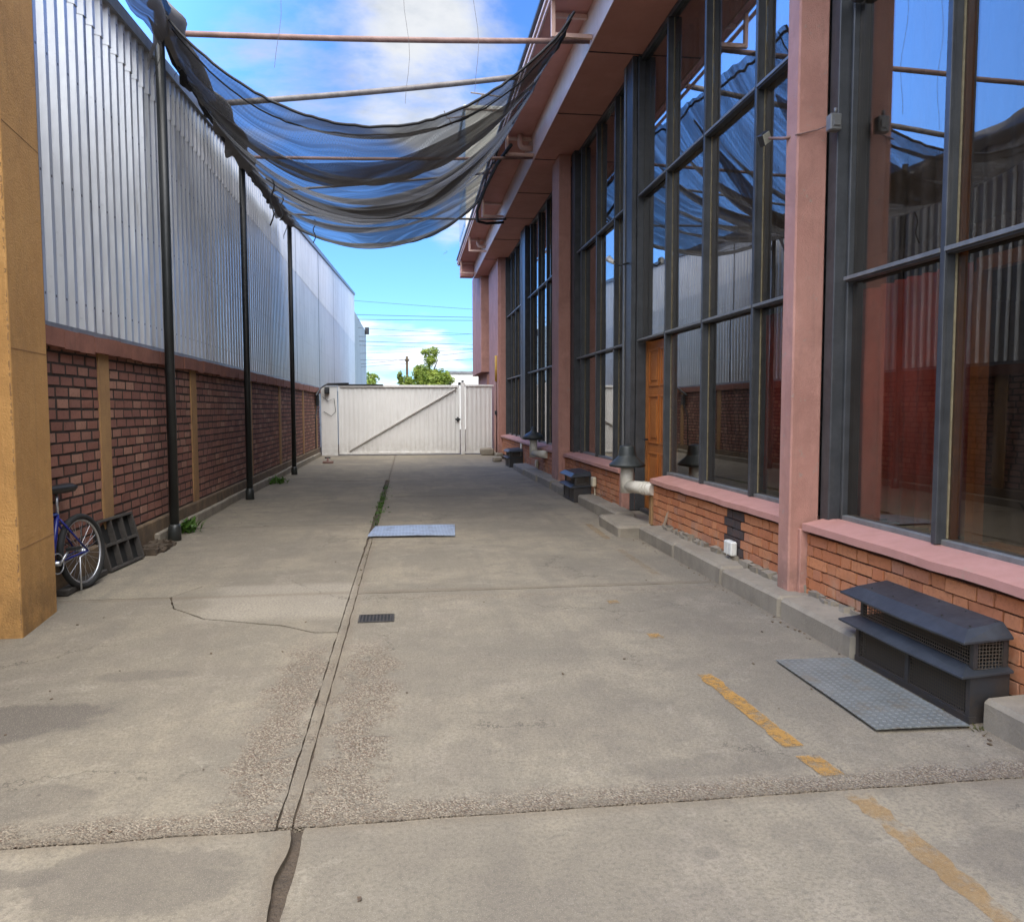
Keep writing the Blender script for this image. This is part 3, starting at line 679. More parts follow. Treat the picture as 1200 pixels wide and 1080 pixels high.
# hair thin wires above the yard
for (x0, x1, y, lab) in ((-1.22, -1.3, 8.6, 'thin loose wire hanging in the sky left of centre above the net'), (.02, .03, 9.4, 'thin loose wire hanging straight down at the middle of the net'), (.75, .8, 9.0, 'thin loose wire hanging nearest the canopy')):
    b = MB(); b.tube([(x0 + (x1 - x0) * i / 12 + .03 * math.sin(i * .9), y, 7.2 - 2.1 * i / 12) for i in range(13)], .0024, 5)
    tag(b.build('hanging_wire', GREYT), lab, 'wire', 'loose wires above the net')

# ------------------------------------------------------------------ gate
GY = 27.4
t = thing('sliding_gate', 'wide white sheet metal gate with a diagonal brace closing the far end of the yard', 'gate', (0, GY, 0))
def ribbed(x0, x1, z0, z1, y, name, parent):
    b = MB(); prev = None; x = x0; i = 0
    while x <= x1 + 1e-6:
        d = (0, 0, .012, .012)[i % 4]
        cur = [b.bm.verts.new((x, y + d, z)) for z in (z0, z1)] + [b.bm.verts.new((x, y + d + .004, z)) for z in (z1, z0)]
        if prev:
            for k in range(4): b.bm.faces.new((prev[k], cur[k], cur[(k + 1) % 4], prev[(k + 1) % 4]))
        prev = cur; x += (.065, .012, .065, .012)[i % 4]; i += 1
    return b.build(name, GATE, parent)
ribbed(-2.31, 1.70, .07, 2.33, GY, 'panel', t)
b = MB(); b.box(-2.36, 1.76, GY - .05, GY + .03, 2.325, 2.40, bev=.006); b.box(-2.36, 1.76, GY - .05, GY + .03, .03, .10, bev=.006); b.box(-2.36, -2.30, GY - .048, GY + .03, .102, 2.322, bev=.004); b.box(1.69, 1.76, GY - .048, GY + .03, .102, 2.322, bev=.004)
b.build('frame', GATE, t)
b = MB(); b.tube([(-2.0, GY - .035, .17), (1.62, GY - .035, 2.27)], .03, 6); b.build('brace', GATEB, t)
b = MB(); b.box(1.60, 1.78, GY - .11, GY - .05, 1.19, 1.25, bev=.008); b.box(1.66, 1.72, GY - .09, GY - .05, 1.14, 1.30, bev=.006); b.build('handle', BLACKM, t)
b = MB(); b.box(-2.75, -.85, GY - .075, GY - .052, 2.385, 2.425); b.build('top_rail', BLACKM, t)
t = thing('gate_post', 'slim white steel post where the big gate meets the narrow fixed panel', 'gate post', (1.86, GY, 0))
b = MB(); b.box(1.80, 1.94, GY - .06, GY + .06, 0, 2.50, bev=.008); b.build('shaft', GATE, t)
b = MB(); b.box(1.72, 1.80, GY - .03, GY + .03, 2.40, 2.50); b.box(1.83, 1.91, GY - .04, GY + .04, 2.5, 2.56); b.build('roller_bracket', BLACKM, t)
t = thing('fence_panel', 'narrow white fixed panel between the gate post and the pink column', 'fence panel', (2.4, GY, 0), 'fixed white panels beside the gate')
ribbed(1.97, 2.93, .10, 2.36, GY + .01, 'panel', t)
for z0, z1 in ((2.362, 2.42), (.03, .098)): b = MB(); b.box(1.945, 2.95, GY - .03, GY + .05, z0, z1, bev=.005); b.build('rail', GATE, t)
t = thing('fence_panel', 'narrow white fixed panel between the brick wall and the gate, carrying cables', 'fence panel', (-2.6, GY, 0), 'fixed white panels beside the gate')
b = MB(); b.box(-2.94, -2.40, GY - .02, GY + .03, 0, 2.36, bev=.005); b.build('panel', GATE, t)
b = MB(); b.tube([(-2.88, GY - .06, 2.0), (-2.7, GY - .07, 1.85), (-2.5, GY - .06, 1.95), (-2.45, GY - .05, 1.5), (-2.6, GY - .06, 1.35), (-2.85, GY - .05, 1.5)], .009, 6); b.build('cable', WIRE, t)
b = MB(); b.tube([(-2.98, 26.3, 2.02), (-2.9, GY - .3, 2.3), (-2.7, GY - .08, 2.44), (-2.0, GY - .06, 2.45)], .03, 8)
o = b.build('conduit', BLACKM); tag(o, 'black conduit bending from the brick wall onto the top of the gate', 'pipe')
b = MB(); b.box(-2.80, -2.64, GY - .20, GY - .04, 2.10, 2.32, bev=.01); b.box(-2.79, -2.65, GY - .23, GY - .205, 2.12, 2.26, bev=.01)
o = b.build('security_lamp', BLACKM); tag(o, 'black box lamp at the top left corner of the white gate', 'lamp')
b = MB(); b.box(-3.02, -2.92, 26.55, 26.75, 1.70, 2.05, bev=.01); b.tube([(-2.98, 26.6, 1.7), (-2.99, 26.2, 1.3), (-2.99, 26.15, .3)], .02, 6)
o = b.build('switch_box', BLACKM); tag(o, 'black switch box with a hanging cable at the end of the brick wall', 'switch box')
t = thing('stop_valve', 'small rusty valve standing on the concrete near the left end of the gate', 'valve', (-2.36, 23.5, 0))
b = MB(); b.tube([(-2.36, 23.5, 0), (-2.36, 23.5, .16)], .03, 8); b.build('stem', RUSTY, t)
b = MB(); b.box(-2.5, -2.2, 23.42, 23.58, .001, .07, bev=.01); b.build('foot', RUSTY, t)
b = MB(); b.tube([(-2.44, 23.5, .17), (-2.28, 23.5, .17)], .022, 8); b.build('handwheel', BLACKM, t)
for (x, y, s_, lab) in ((2.66, 26.9, .22, 'grey broken concrete lump at the right foot of the gate'), (2.62, 23.5, .15, 'small square stone block beside the farthest black vent')):
    b = MB(); b.box(x - s_, x + s_, y - s_, y + s_, 0, s_ * 1.1, bev=.03, jit=.035); tag(b.build('stone_block', KERB), lab, 'stone', 'loose stones by the gate')

# ------------------------------------------------------------------ beyond the gate
def leaves(b, centre, rad, n, size, seed, thr=.0):
    rr = random.Random(seed); c = Vector(centre)
    k = 0; tries = 0
    while k < n and tries < n * 8:
        tries += 1
        d = Vector((rr.gauss(0, 1), rr.gauss(0, 1), rr.gauss(0, 1))).normalized() * (rr.random() ** .45)
        p = c + Vector((d.x * rad[0], d.y * rad[1], d.z * rad[2]))
        nz = noise.noise(p * 1.9 + Vector((seed, 0, 0)))
        if nz < thr - .25 * (1 - d.length): continue
        s_ = size * rr.uniform(.6, 1.3); u = Vector((rr.gauss(0, 1), rr.gauss(0, 1), rr.gauss(0, .6))).normalized(); w = u.orthogonal().normalized()
        w = (w * math.cos(rr.random() * 6.3) + u.cross(w) * math.sin(rr.random() * 6.3)) * .6
        f = b.quad(p - u * s_, p - w * s_ * .8, p + u * s_, p + w * s_ * .8)
        b.tint([f], min(1, max(0, .5 + .9 * nz + rr.uniform(-.3, .3)))); k += 1
t = thing('tree', 'bright green leafy tree behind the white gate', 'tree', (1.0, 45, 0), 'trees beyond the gate')
b = MB(); b.tube([(1.0, 45, -.1), (1.02, 45, 1.4), (1.1, 45.1, 2.8), (1.25, 45, 4.4)], .15, 9, rs=[.2, .15, .11, .03])
for a, c in (((1.02, 45, 1.4), (.2, 44.8, 3.0)), ((1.05, 45, 1.8), (2.0, 45.2, 3.2)), ((1.1, 45.1, 2.8), (.7, 44.8, 4.0)), ((1.15, 45, 3.2), (1.7, 45, 4.4)), ((1.0, 45, 1.5), (1.1, 44.2, 3.0))):
    a = Vector(a); c = Vector(c); b.tube([a, a.lerp(c, .5) + Vector((0, 0, -.08)), c], .05, 6, rs=[.08, .05, .015])
b.build('trunk', BARK, t)
b = MB()
leaves(b, (1.2, 45, 2.9), (1.05, .95, .85), 4200, .10, 3, -.35); leaves(b, (.8, 45, 3.6), (.6, .6, .5), 1200, .08, 5, -.15); leaves(b, (1.28, 45, 4.35), (.42, .4, .65), 800, .075, 8, -.02)
leaves(b, (1.75, 45, 3.35), (.7, .6, .5), 1400, .095, 11, -.25); leaves(b, (.95, 45, 4.75), (.28, .3, .22), 160, .07, 14, 0); leaves(b, (1.55, 45, 4.85), (.25, .3, .3), 200, .07, 17, 0); leaves(b, (2.25, 45, 3.1), (.4, .5, .35), 500, .08, 19, -.15)
b.build('crown', LEAF, t, normals=False)
t = thing('tree', 'small bushy green tree left of the taller one, beside the thin utility pole', 'tree', (-.25, 46, 0), 'trees beyond the gate')
b = MB(); b.tube([(-.25, 46, -.1), (-.25, 46, 2.2), (-.2, 46, 3.2)], .06, 7, rs=[.09, .06, .02]); b.tube([(-.25, 46, 1.6), (-.6, 46, 2.9)], .03, 6); b.build('trunk', BARK, t)
b = MB(); leaves(b, (-.1, 46, 2.7), (.6, .6, .85), 1700, .095, 23, -.25); leaves(b, (-.3, 46, 3.45), (.35, .35, .35), 260, .08, 25, 0); b.build('crown', LEAF, t, normals=False)
t = thing('tree', 'sprig of green tree showing past the far corner of the grey green outbuilding', 'tree', (-3.0, 66, 0), 'trees beyond the gate')
b = MB(); b.tube([(-3.3, 66, -.1), (-3.3, 66, 3), (-3.0, 66, 4.4)], .08, 7, rs=[.12, .08, .03]); b.tube([(-3.3, 66, 2.6), (-2.7, 66, 3.9)], .03, 6); b.build('trunk', BARK, t)
b = MB(); leaves(b, (-3.2, 66, 3.7), (.7, .8, 1.0), 1000, .12, 31, -.03); leaves(b, (-2.75, 66, 4.1), (.45, .4, .35), 260, .1, 33, 0); b.build('crown', LEAF, t, normals=False)
t = thing('utility_pole', 'thin dark utility pole standing between the two trees', 'pole', (-.06, 50, 0))
b = MB(); b.tube([(-.06, 50, -.1), (-.06, 50, 4.85)], .085, 9, rs=[.11, .08]); b.build('shaft', BARK, t)
b = MB(); b.box(-.2, .08, 49.9, 49.96, 4.55, 4.66); b.build('crossarm', BARK, t)
WR = [(8.3, 7.9), (7.5, 7.45), (7.25, 7.3), (6.75, 6.45), (6.25, 6.5), (5.98, 5.85), (5.75, 5.6), (5.25, 5.6), (4.85, 4.9), (4.6, 5.5), (4.45, 5.05)]
for i, (a, c) in enumerate(WR):
    y = 50 + .35 * i; b = MB()
    b.tube([(-9 + 24 * k / 24, y, a + (c - a) * (k / 24 * 24 - 6) / 7.4 - .10 * math.sin(math.pi * k / 24)) for k in range(25)], 0.011 if i not in (1, 2, 5) else .016, 5)
    tag(b.build('power_line', WIRE), 'overhead power line stretched level across the sky beyond the gate', 'power line', 'power lines beyond the gate')
t = thing('white_building', 'low white building with a flat roof right of the trees beyond the gate', 'building', (4.5, 60, 0))
b = MB(); b.box(3.05, 14, 60, 70, 0, 4.25); b.build('wall', WHITEW, t)
b = MB(); b.box(2.95, 14.1, 59.9, 70.1, 4.252, 4.42); b.build('roof', SHEET, t)
t = thing('tank_house', 'pale concrete tank house with thin metal brackets on the roof behind the canopy and net', 'rooftop tank', (3.8, 30.5, 7.3))
b = MB(); b.box(2.13, 5.6, 29.0, 32.5, 7.202, 12.3, bev=.03); b.box(2.06, 5.67, 28.93, 32.57, 12.302, 12.45, bev=.03); b.build('shaft', PALEB, t)
b = MB()
for z in (8.3, 9.5, 10.7): b.box(2.118, 2.129, 29.2, 32.3, z, z + .14)
b.build('band', SHEET, t)
b = MB(); b.tube([(2.15, 28.98, 12.05), (1.48, 28.98, 11.95)], .024, 6); b.tube([(1.48, 28.98, 11.95), (1.38, 28.98, 12.2)], .02, 6); b.tube([(1.55, 28.98, 11.96), (1.66, 28.98, 11.7)], .02, 6); b.build('bracket', GREYT, t)
b = MB(); b.tube([(2.5, 29.2, 12.45), (2.8, 29.2, 12.95)], .028, 6); b.tube([(2.35, 29.2, 12.97), (3.5, 29.2, 12.87)], .028, 6); b.build('antenna', GREYT, t)

# ------------------------------------------------------------------ pink building on the right
OF = thing('office_building', 'two storey pink plastered building with tall bronze glass bays, orange brick base and deep canopy', 'building', (5, 13, 0))
CX = 2.95                                                # column face
cols = [(-3.85, -3.65), (5.79, 5.98), (15.40, 16.12), (26.0, 28.9)]
for i, (y0, y1) in enumerate(cols):
    b = MB(); b.box(CX, 3.195, y0, y1, .115, 6.515, bev=.012); b.build('column', PINK, OF)
    b = MB(); b.box(3.02, 3.30, y0 - .045, y1 + .03, .11, 6.51 if i == 3 else .655, bev=.006); b.build('pilaster', PINK, OF)
    b = MB(); b.box(CX - .06, 3.2, y0 - .1, y1 + .08, -.02, .113, bev=.03, jit=.012); b.build('column_footing', KERB, OF)
# dado bays : (y0, y1)
GX = 3.335; MX = 3.25
bays = [(-3.65, 5.74, 'A'), (6.01, 9.66, 'B'), (11.2, 15.355, 'C'), (16.15, 25.955, 'D')]
for y0, y1, nm in bays:
    d = None
    b = MB(); b.box(3.075 + .018, 3.32, y0, y1, -.02, .66); d = b.build('brick_base', MORT, OF)
    b = MB(); b2 = MB(); z = .115; row = 0
    bl = []
    while z < .62:
        h = min(.0735, .632 - z); y = y0 + (0 if row % 2 else -.06)
        k = row
        while y < y1:
            L = (.245 if k % 2 == 0 else .115); a = max(y, y0 + .004); c = min(y + L, y1 - .004)
            if c - a > .025:
                x = 3.075 + rnd.uniform(-.003, .004)
                black = nm == 'B' and 6.93 < .5 * (a + c) < 7.34
                if black: bl.append((x, a, c, z, h))
                else: B_ = b2 if (nm == 'B' and .5 * (a + c) > 7.1) else b; B_.tint(B_.box(x, x + .05, a, c, z, z + h, jit=.0035), rnd.random() ** 1.3)
            y += L + .0150; k += 1
        z += .0855; row += 1
    b.build('brickwork', BRICKO, d)
    if nm == 'B': b2.build('brickwork', BRICKO, d)
    else: b2.bm.free()
    if bl:
        b = MB()
        for x, a, c, z, h in bl: b.box(x, x + .05, a, c, z, z + h, jit=.0035)
        b.build('black_painted_bricks', BLACKPAINT, d)
    # sloping painted sill
    b = MB(); n = max(2, int((y1 - y0) / .25)); prev = None
    for i in range(n + 1):
        y = y0 + (y1 - y0) * i / n; j1 = rnd.uniform(-.004, .004)
        cur = [b.bm.verts.new(q) for q in ((3.03 + j1, y, .648 + j1), (3.03 + j1, y, .700 + j1), (3.24, y, .742), (3.345, y, .742), (3.345, y, .640), (3.09, y, .634))]
        if prev:
            for k in range(6): b.bm.faces.new((prev[k], cur[k], cur[(k + 1) % 6], prev[(k + 1) % 6]))
        else: b.bm.faces.new(cur)
        prev = cur
    b.bm.faces.new(prev[::-1]); b.build('sill', SILL, d)
# canopy
b = MB(); b.box(2.53, 9.5, -4, 30.2, 6.52, 7.045)
b.build('canopy_beam', SOFFIT, OF)
b = MB(); b.box(2.512, 2.529, -4, 30.2, 6.512, 7.04, bev=.003); b.build('beam_face', PINKL, OF)
for y in (5.9, 8.2, 11.0, 13.3, 15.75, 18.2, 20.6, 23.2, 26.3): b = MB(); b.box(2.53, 3.3, y, y + .012, 6.508, 6.519); b.build('soffit_joint', WIRE, OF)
b = MB(); b.box(1.97, 9.5, -4, 30.6, 7.05, 7.20); b.build('canopy_slab', SOFFIT, OF)
b = MB(); b.box(1.93, 1.967, -4, 30.6, 7.03, 7.24, bev=.008); b.build('fascia', PINKL, OF)
b = MB(); b.box(1.88, 2.0, -4, 30.7, 7.244, 7.30, bev=.006); b.build('gutter', BLACKM, OF)
b = MB(); b.box(3.2, 9.5, -4, 28.9, 7.3, 8.1, bev=.02); b.build('parapet', PINK, OF)
for y in (.6, 5.65, 10.72, 15.72, 20.75, 25.3, 29.4):
    b = MB(); q = .028
    b.box(1.95, 1.95 + 2 * q, y, y + 2 * q, 6.56, 7.03, bev=.004); b.box(1.95 + 2 * q, 2.51, y, y + 2 * q, 6.56, 6.56 + 2 * q, bev=.004); b.box(1.95 + 2 * q, 2.51, y + .3, y + .3 + 2 * q, 6.96, 7.02, bev=.004)
    b.build('bracket_frame', PINKL, OF)
b = MB(); b.box(1.86, 1.90, -4, 30, 6.98, 7.03, bev=.004); b.build('edge_tube', PINKL, OF)
for y in (5.4, 15.95, 25.6):                              # rain outlets
    b = MB(); pts = [(2.55, y, 6.78)] + [(2.36 - .09 * math.sin(a), y, 6.87 - .09 * math.cos(a)) for a in (0, .4, .8, 1.2, 1.57)] + [(2.27, y, 7.05)]
    b.tube(pts, .055, 12); b.build('drain_elbow', PINKL, OF)
b = MB(); b.box(2.00, 2.50, 30.0, 30.5, 6.56, 7.02, bev=.01); b.build('end_box', SOFFIT, OF)
# taller end block over the street
b = MB(); b.box(2.72, 9.5, 29.6, 33.5, 2.95, 7.0, bev=.015); b.build('end_block', PINK, OF)
b = MB(); b.box(2.95, 9.5, 29.7, 33.4, -.05, 2.945); b.build('end_block_base', PINK, OF)
# window bays
def pane(y0, y1, z0, z1, parent):
    b = MB(); c = Vector((GX, .5 * (y0 + y1), .5 * (z0 + z1)))
    M = Matrix.Translation(c) @ Matrix.Rotation(R(rnd.uniform(-.22, .22)), 4, 'Z') @ Matrix.Rotation(R(rnd.uniform(-.12, .12)), 4, 'Y')
    h, w = .5 * (z1 - z0), .5 * (y1 - y0)
    b.box(-.003, .003, -w, w, -h, h, M=M); return b.build('pane', GLASS, parent)
SILLZ = .742; HEAD = 6.512; RAILS = (2.56, 4.58)
winbays = [('A', -3.60, 5.62, [-2.6, -1.4, -.2, .9, 2.0, 3.25, 4.50]), ('B', 6.10, 11.0, [7.2, 8.5, 9.78]), ('C', 11.42, 15.1, [12.3, 13.5, 14.72]), ('D', 16.4, 26.0, [17.3, 18.45, 19.65, 20.9, 22.9, 23.9, 24.9])]
for nm, y0, y1, ml in winbays:
    door = nm == 'B'
    W = bpy.data.objects.new('window', None); 
    b = MB()                                              # perimeter frame
    b.box(3.28, 3.40, y0, y1, HEAD - .07, HEAD, bev=.004)
    W = b.build('window', STEEL, OF)
    b = MB(); b.box(3.29, 3.40, y0, (9.78 if door else y1), SILLZ - .03, SILLZ + .035, bev=.004); b.build('bottom_rail', STEELL, W)
    if door: b = MB(); b.box(3.30, 3.40, 9.80, y1, -.02, .16, bev=.01); b.build('door_sill', STEEL, W)
    zs = [SILLZ + .035, RAILS[0], RAILS[1], HEAD - .07]
    yy = [y0] + ml + [y1]
    for y in ml:
        b = MB(); b.box(MX, GX - .012, y - .017, y + .017, (.16 if door and y > 9.7 else SILLZ + .005), HEAD - .07, bev=.003)
        b.box(MX - .004, MX + .018, y - .024, y + .024, (.16 if door and y > 9.7 else SILLZ + .005), HEAD - .075, bev=.003); b.build('mullion', STEEL, W)
        b = MB(); b.box(GX - .0115, GX - .004, y - .026, y - .010, SILLZ + .04, HEAD - .08, jit=.001); b.build('sealant', CAULK, W)
        if nm == 'A': b = MB(); b.box(GX + .012, GX + .06, y - .03, y + .03, .16 if door and y > 9.7 else SILLZ, HEAD - .07); b.build('inner_mullion', WOODF if (nm == 'A') else STEEL, W)
    for z in RAILS:
        b = MB()
        for a, c in zip(yy, yy[1:]): b.box(MX + .004, GX - .013, a + .024, c - .024, z - .028, z + .012, bev=.003)
        b.build('transom', STEEL, W)
        b = MB()
        for a, c in zip(yy, yy[1:]): b.box(MX - .010, MX + .0035, a + .020, c - .020, z - .014, z + .014, bev=.002)
        b.build('transom_edge', STEELL, W)
    for i, (a, c) in enumerate(zip(yy, yy[1:])):
        for k in range(3):
            if door and i == len(yy) - 2 and k == 0: continue
            pane(a, c, zs[k] + (.0 if k == 0 else .0), zs[k + 1], W)
# heavy steel posts
for (x0, x1, y0, y1) in ((3.20, 3.40, 5.66, 5.785), (3.29, 3.42, 5.625, 5.655), (3.20, 3.40, 5.985, 6.09), (3.17, 3.24, 11.05, 11.45), (3.245, 3.42, 11.02, 11.43), (3.20, 3.40, 15.12, 15.395), (3.20, 3.40, 16.125, 16.38), (3.17, 3.40, 21.4, 22.1), (3.2, 3.4, 25.9, 25.995), (3.2, 3.4, .92, 1.05)):
    b = MB(); b.box(x0, x1, y0, y1, .12 if 11 < y0 < 12 else .72, HEAD, bev=.006); b.build('steel_stanchion', STEEL, OF)
for x0, x1, y0, y1 in ((3.155, 3.168, 11.36, 11.45), (3.153, 3.168, 21.95, 22.1)): b = MB(); b.box(x0, x1, y0, y1, .75, HEAD - .02, bev=.003); b.build('stanchion_edge', STEELL, OF)
# door
D = None
b = MB(); b.box(3.40, 3.445, 9.83, 10.98, .16, 2.53, bev=.004); D = b.build('door', WOODD, OF)
b = MB()
for (a, c) in ((9.93, 10.36), (10.45, 10.88)):
    for (z0, z1) in ((.32, .98), (1.10, 1.78), (1.90, 2.42)):
        for (p0, p1, q0, q1) in ((a, c, z0, z0 + .03), (a, c, z1 - .03, z1), (a, a + .03, z0 + .031, z1 - .031), (c - .03, c, z0 + .031, z1 - .031)): b.box(3.385, 3.3995, p0, p1, q0, q1, bev=.004)
        b.box(3.388, 3.3995, a + .07, c - .07, z0 + .08, z1 - .08, bev=.008)
b.build('door_panel', WOODD, D)
b = MB(); b.tube([(3.40, 10.9, 1.15), (3.33, 10.9, 1.15), (3.33, 10.80, 1.15)], .012, 8); b.build('handle', BLACKM, D)
b = MB(); b.box(3.38, 3.45, 9.80, 9.828, .16, 2.55); b.box(3.38, 3.45, 10.982, 11.01, .16, 2.55); b.build('door_frame', WOODF, D)
b = MB(); b.box(3.05, 3.30, 11.06, 11.19, .12, .665, bev=.01); b.build('door_jamb', PINK, OF)
b = MB(); b.box(3.06, 3.32, 9.668, 9.78, .10, .64, bev=.01); b.build('door_jamb', OCHREW, OF)
b = MB(); b.box(2.98, 3.40, 9.70, 11.05, -.02, .112, bev=.015); b.build('threshold', KERB, OF)
# rooms behind the glass
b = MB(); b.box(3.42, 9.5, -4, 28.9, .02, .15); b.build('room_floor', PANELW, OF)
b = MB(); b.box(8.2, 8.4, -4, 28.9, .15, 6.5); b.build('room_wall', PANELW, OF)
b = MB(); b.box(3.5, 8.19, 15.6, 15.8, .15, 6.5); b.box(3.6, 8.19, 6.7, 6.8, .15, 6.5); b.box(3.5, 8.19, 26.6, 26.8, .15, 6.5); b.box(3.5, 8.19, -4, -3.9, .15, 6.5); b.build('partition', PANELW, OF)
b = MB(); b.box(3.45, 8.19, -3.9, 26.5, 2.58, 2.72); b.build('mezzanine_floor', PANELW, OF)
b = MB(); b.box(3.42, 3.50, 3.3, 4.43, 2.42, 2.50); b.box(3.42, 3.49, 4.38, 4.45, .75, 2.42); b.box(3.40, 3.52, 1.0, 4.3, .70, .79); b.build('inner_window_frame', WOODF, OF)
def curtain(y0, y1, z0, z1, x, mtl, lab, amp=.035):
    b = MB(); prev = None; n = int((y1 - y0) / .02)
    for i in range(n + 1):
        y = y0 + (y1 - y0) * i / n; xx = x + amp * math.sin(y * 34 + 2.2 * math.sin(y * 5)) + .03 * noise.noise(Vector((y * 3, 0, 0)))
        cur = [b.bm.verts.new((xx, y, z0)), b.bm.verts.new((xx + .4 * amp * math.sin(y * 21), y, .5 * (z0 + z1))), b.bm.verts.new((xx, y, z1))]
        if prev:
            for k in range(2): f = b.bm.faces.new((prev[k], cur[k], cur[k + 1], prev[k + 1])); f.smooth = True
        prev = cur
    r = bmesh.ops.extrude_face_region(b.bm, geom=b.bm.faces[:]); bmesh.ops.translate(b.bm, verts=[v for v in r['geom'] if isinstance(v, bmesh.types.BMVert)], vec=(.004, 0, 0))
    tag(b.build('curtain', mtl), lab, 'curtain', 'curtains behind the glass')
curtain(4.55, 6.6, .78, 2.50, 3.47, CURT, 'dark red curtain behind the lowest pane right of the near pink column')
curtain(6.85, 7.6, .78, 2.52, 3.58, CURT, 'dark red curtain behind the lower pane just left of the near pink column')
curtain(6.85, 10.9, 2.76, 6.45, 3.62, CURTG, 'brown curtain behind the upper panes above the wooden door')
curtain(11.5, 15.05, 2.76, 6.45, 3.62, CURTG, 'brown curtain behind the upper panes between the dark post and the second pink column')
curtain(16.5, 25.8, 2.76, 6.45, 3.62, CURTG, 'brown curtain behind the upper panes of the farthest glass bay')
curtain(1.1, 6.6, 2.76, 6.45, 3.66, CURTG, 'brown curtain behind the upper panes nearest the viewer')
# ------------------------------------------------------------------ step, vents, pipes, boxes along the pink building
b = MB(); b.box(2.56, 2.99, 9.40, 10.45, -.05, .15, bev=.03, jit=.01)
tag(b.build('step', KERB), 'low grey concrete step block on the yard in front of the wooden door', 'step')

def vent(x0, x1, y0, y1, h, lab, ztop, ov):
    """two tiered hooded outlet: dark base box, apron hood, wire mesh, second hood"""
    t = thing('vent_hood', lab, 'vent', ((x0 + x1) / 2, (y0 + y1) / 2, 0), 'black vents along the brick base')
    zl = ztop * .50; zu = ztop * .84
    b = MB()
    for (a, c) in ((y0, y0 + .03), (y1 - .03, y1), (.5 * (y0 + y1) - .015, .5 * (y0 + y1) + .015)): b.box(x0, x0 + .03, a, c, 0, zl)
    b.box(x0 - .004, x0 + .034, y0 - .004, y1 + .004, 0, .035); b.box(x0 + .05, x1, y0 + .03, y1 - .03, .001, zl)
    b.box(x0 + .031, x1, y0 + .002, y0 + .0295, .001, zl); b.build('base_box', BLACKB, t)
    b = MB(); b.box(x0 + .012, x0 + .0135, y0 + .031, y1 - .031, .036, zl); b.build('front_mesh', MESHM, t)
    def hood(z0, z1, ox, oa, oc, inset, drop, name):
        X0, Y0, Y1 = x0 - ox, y0 - oa, y1 + oc
        g = lambda: rnd.uniform(-.006, .006)
        pts = [(X0, Y0, z0 + g()), (x1, Y0, z0 + .02), (x1, Y1, z0 + .02), (X0, Y1, z0 + g()), (X0 + inset, Y0 + inset, z0 + drop), (x1, Y0 + inset, z1), (x1, Y1 - inset, z1), (X0 + inset, Y1 - inset, z0 + drop),
               (X0 + g() * .6, .55 * Y0 + .45 * Y1, z0 + g()), (X0 + inset, .55 * Y0 + .45 * Y1, z0 + drop + g() * .5)]
        lip = [(p[0], p[1], p[2] - .012) for p in (pts[0], pts[1], pts[2], pts[3], pts[8])]
        b = MB(); vs = [b.bm.verts.new(p) for p in pts + lip]
        for f in ((4, 9, 7, 6, 5), (0, 1, 5, 4), (0, 4, 9, 8), (8, 9, 7, 3), (3, 7, 6, 2), (1, 2, 6, 5), (10, 11, 1, 0), (10, 0, 8, 14), (14, 8, 3, 13), (13, 3, 2, 12), (11, 12, 2, 1), (13, 12, 11, 10, 14)): b.bm.faces.new([vs[i] for i in f])
        return b.build(name, HOOD, t, bevel=.002)
    hood(zl, zl + ztop * .09, ov * .65, ov * .25, ov, ov * .85, ztop * .07, 'lower_hood')
    b = MB()
    for (a, c) in ((y0 + .01, y0 + .035), (y1 - .035, y1 - .01)):
        b.box(x0 + .02, x0 + .045, a, c, zl + .03, zu); b.box(x1 - .035, x1 - .01, a, c, zl + .03, zu)
    b.box(x0 + .12, x1 - .04, y0 + .25, y1 - .10, zl + .03, zu); b.build('neck', BLACKB, t)
    b = MB(); b.box(x0 + .025, x1, y0 + .015, y1 - .015, zl + .02, zu); b.build('mesh_screen', MESHM, t)
    top = hood(zu, ztop, ov * .55, ov * .15, ov * 1.05, ov * .75, ztop * .10, 'upper_hood')
    b = MB()
    for k in range(5):
        for x in (x0 + .05, x1 - .03):
            y = y0 + .08 + (y1 - y0 - .16) * k / 4; q = zu + ztop * .10 + (ztop - zu - ztop * .10) * (x - x0 + .02) / (x1 - x0 + .02)
            b.tube([(x, y, q - .004), (x, y, q + .004)], .006, 6)
    b.build('rivet', BLACKB, top)
    return t
vent(2.80, 3.02, 3.56, 4.585, 1, 'big black two tier vent hood beside the near checker plate', .50, .10)
vent(2.77, 3.068, 13.05, 13.95, 1, 'middle black vent hood on the kerb left of the cream socket box', .52, .10)
vent(2.70, 3.068, 21.1, 22.0, 1, 'smallest and farthest black vent hood, near the white gate', .50, .10)

def pipe_vent(x, y, arm, zc, r_, ztop, caps, lab):
    t = thing('vent_pipe', lab, 'pipe', (x, y, 0), 'white vent pipes with dark caps')
    b = MB(); b.tube([(x, y, zc - r_), (x, y, ztop)], r_, 22); b.build('riser', PVC, t)
    a = Vector((x, y, zc)); e = Vector(arm)
    b = MB(); b.tube([a, e], r_ * .93, 22); b.build('arm', PVC, t)
    b = MB(); d = (e - a).normalized()
    for q in (.62, .72, .82): b.tube([a.lerp(e, q), a.lerp(e, q) + d * .012], r_ * .93 + .007, 22)
    b.build('collar', PVC, t)
    b = MB()
    pr = caps
    b.tube([(x, y, z) for _, z in pr], .1, 24, rs=[q for q, _ in pr]); b.build('cap', DARKHOOD, t)
pipe_vent(2.86, 10.1, (3.08, 9.63, .57), .57, .088, .86, [(.12, .815), (.232, .83), (.240, .855), (.235, .862), (.165, .925), (.125, .965), (.120, .972), (.118, .985), (.100, 1.09), (.094, 1.10), (.05, 1.115)], 'large white pipe with a dark cone cap in front of the wooden door')
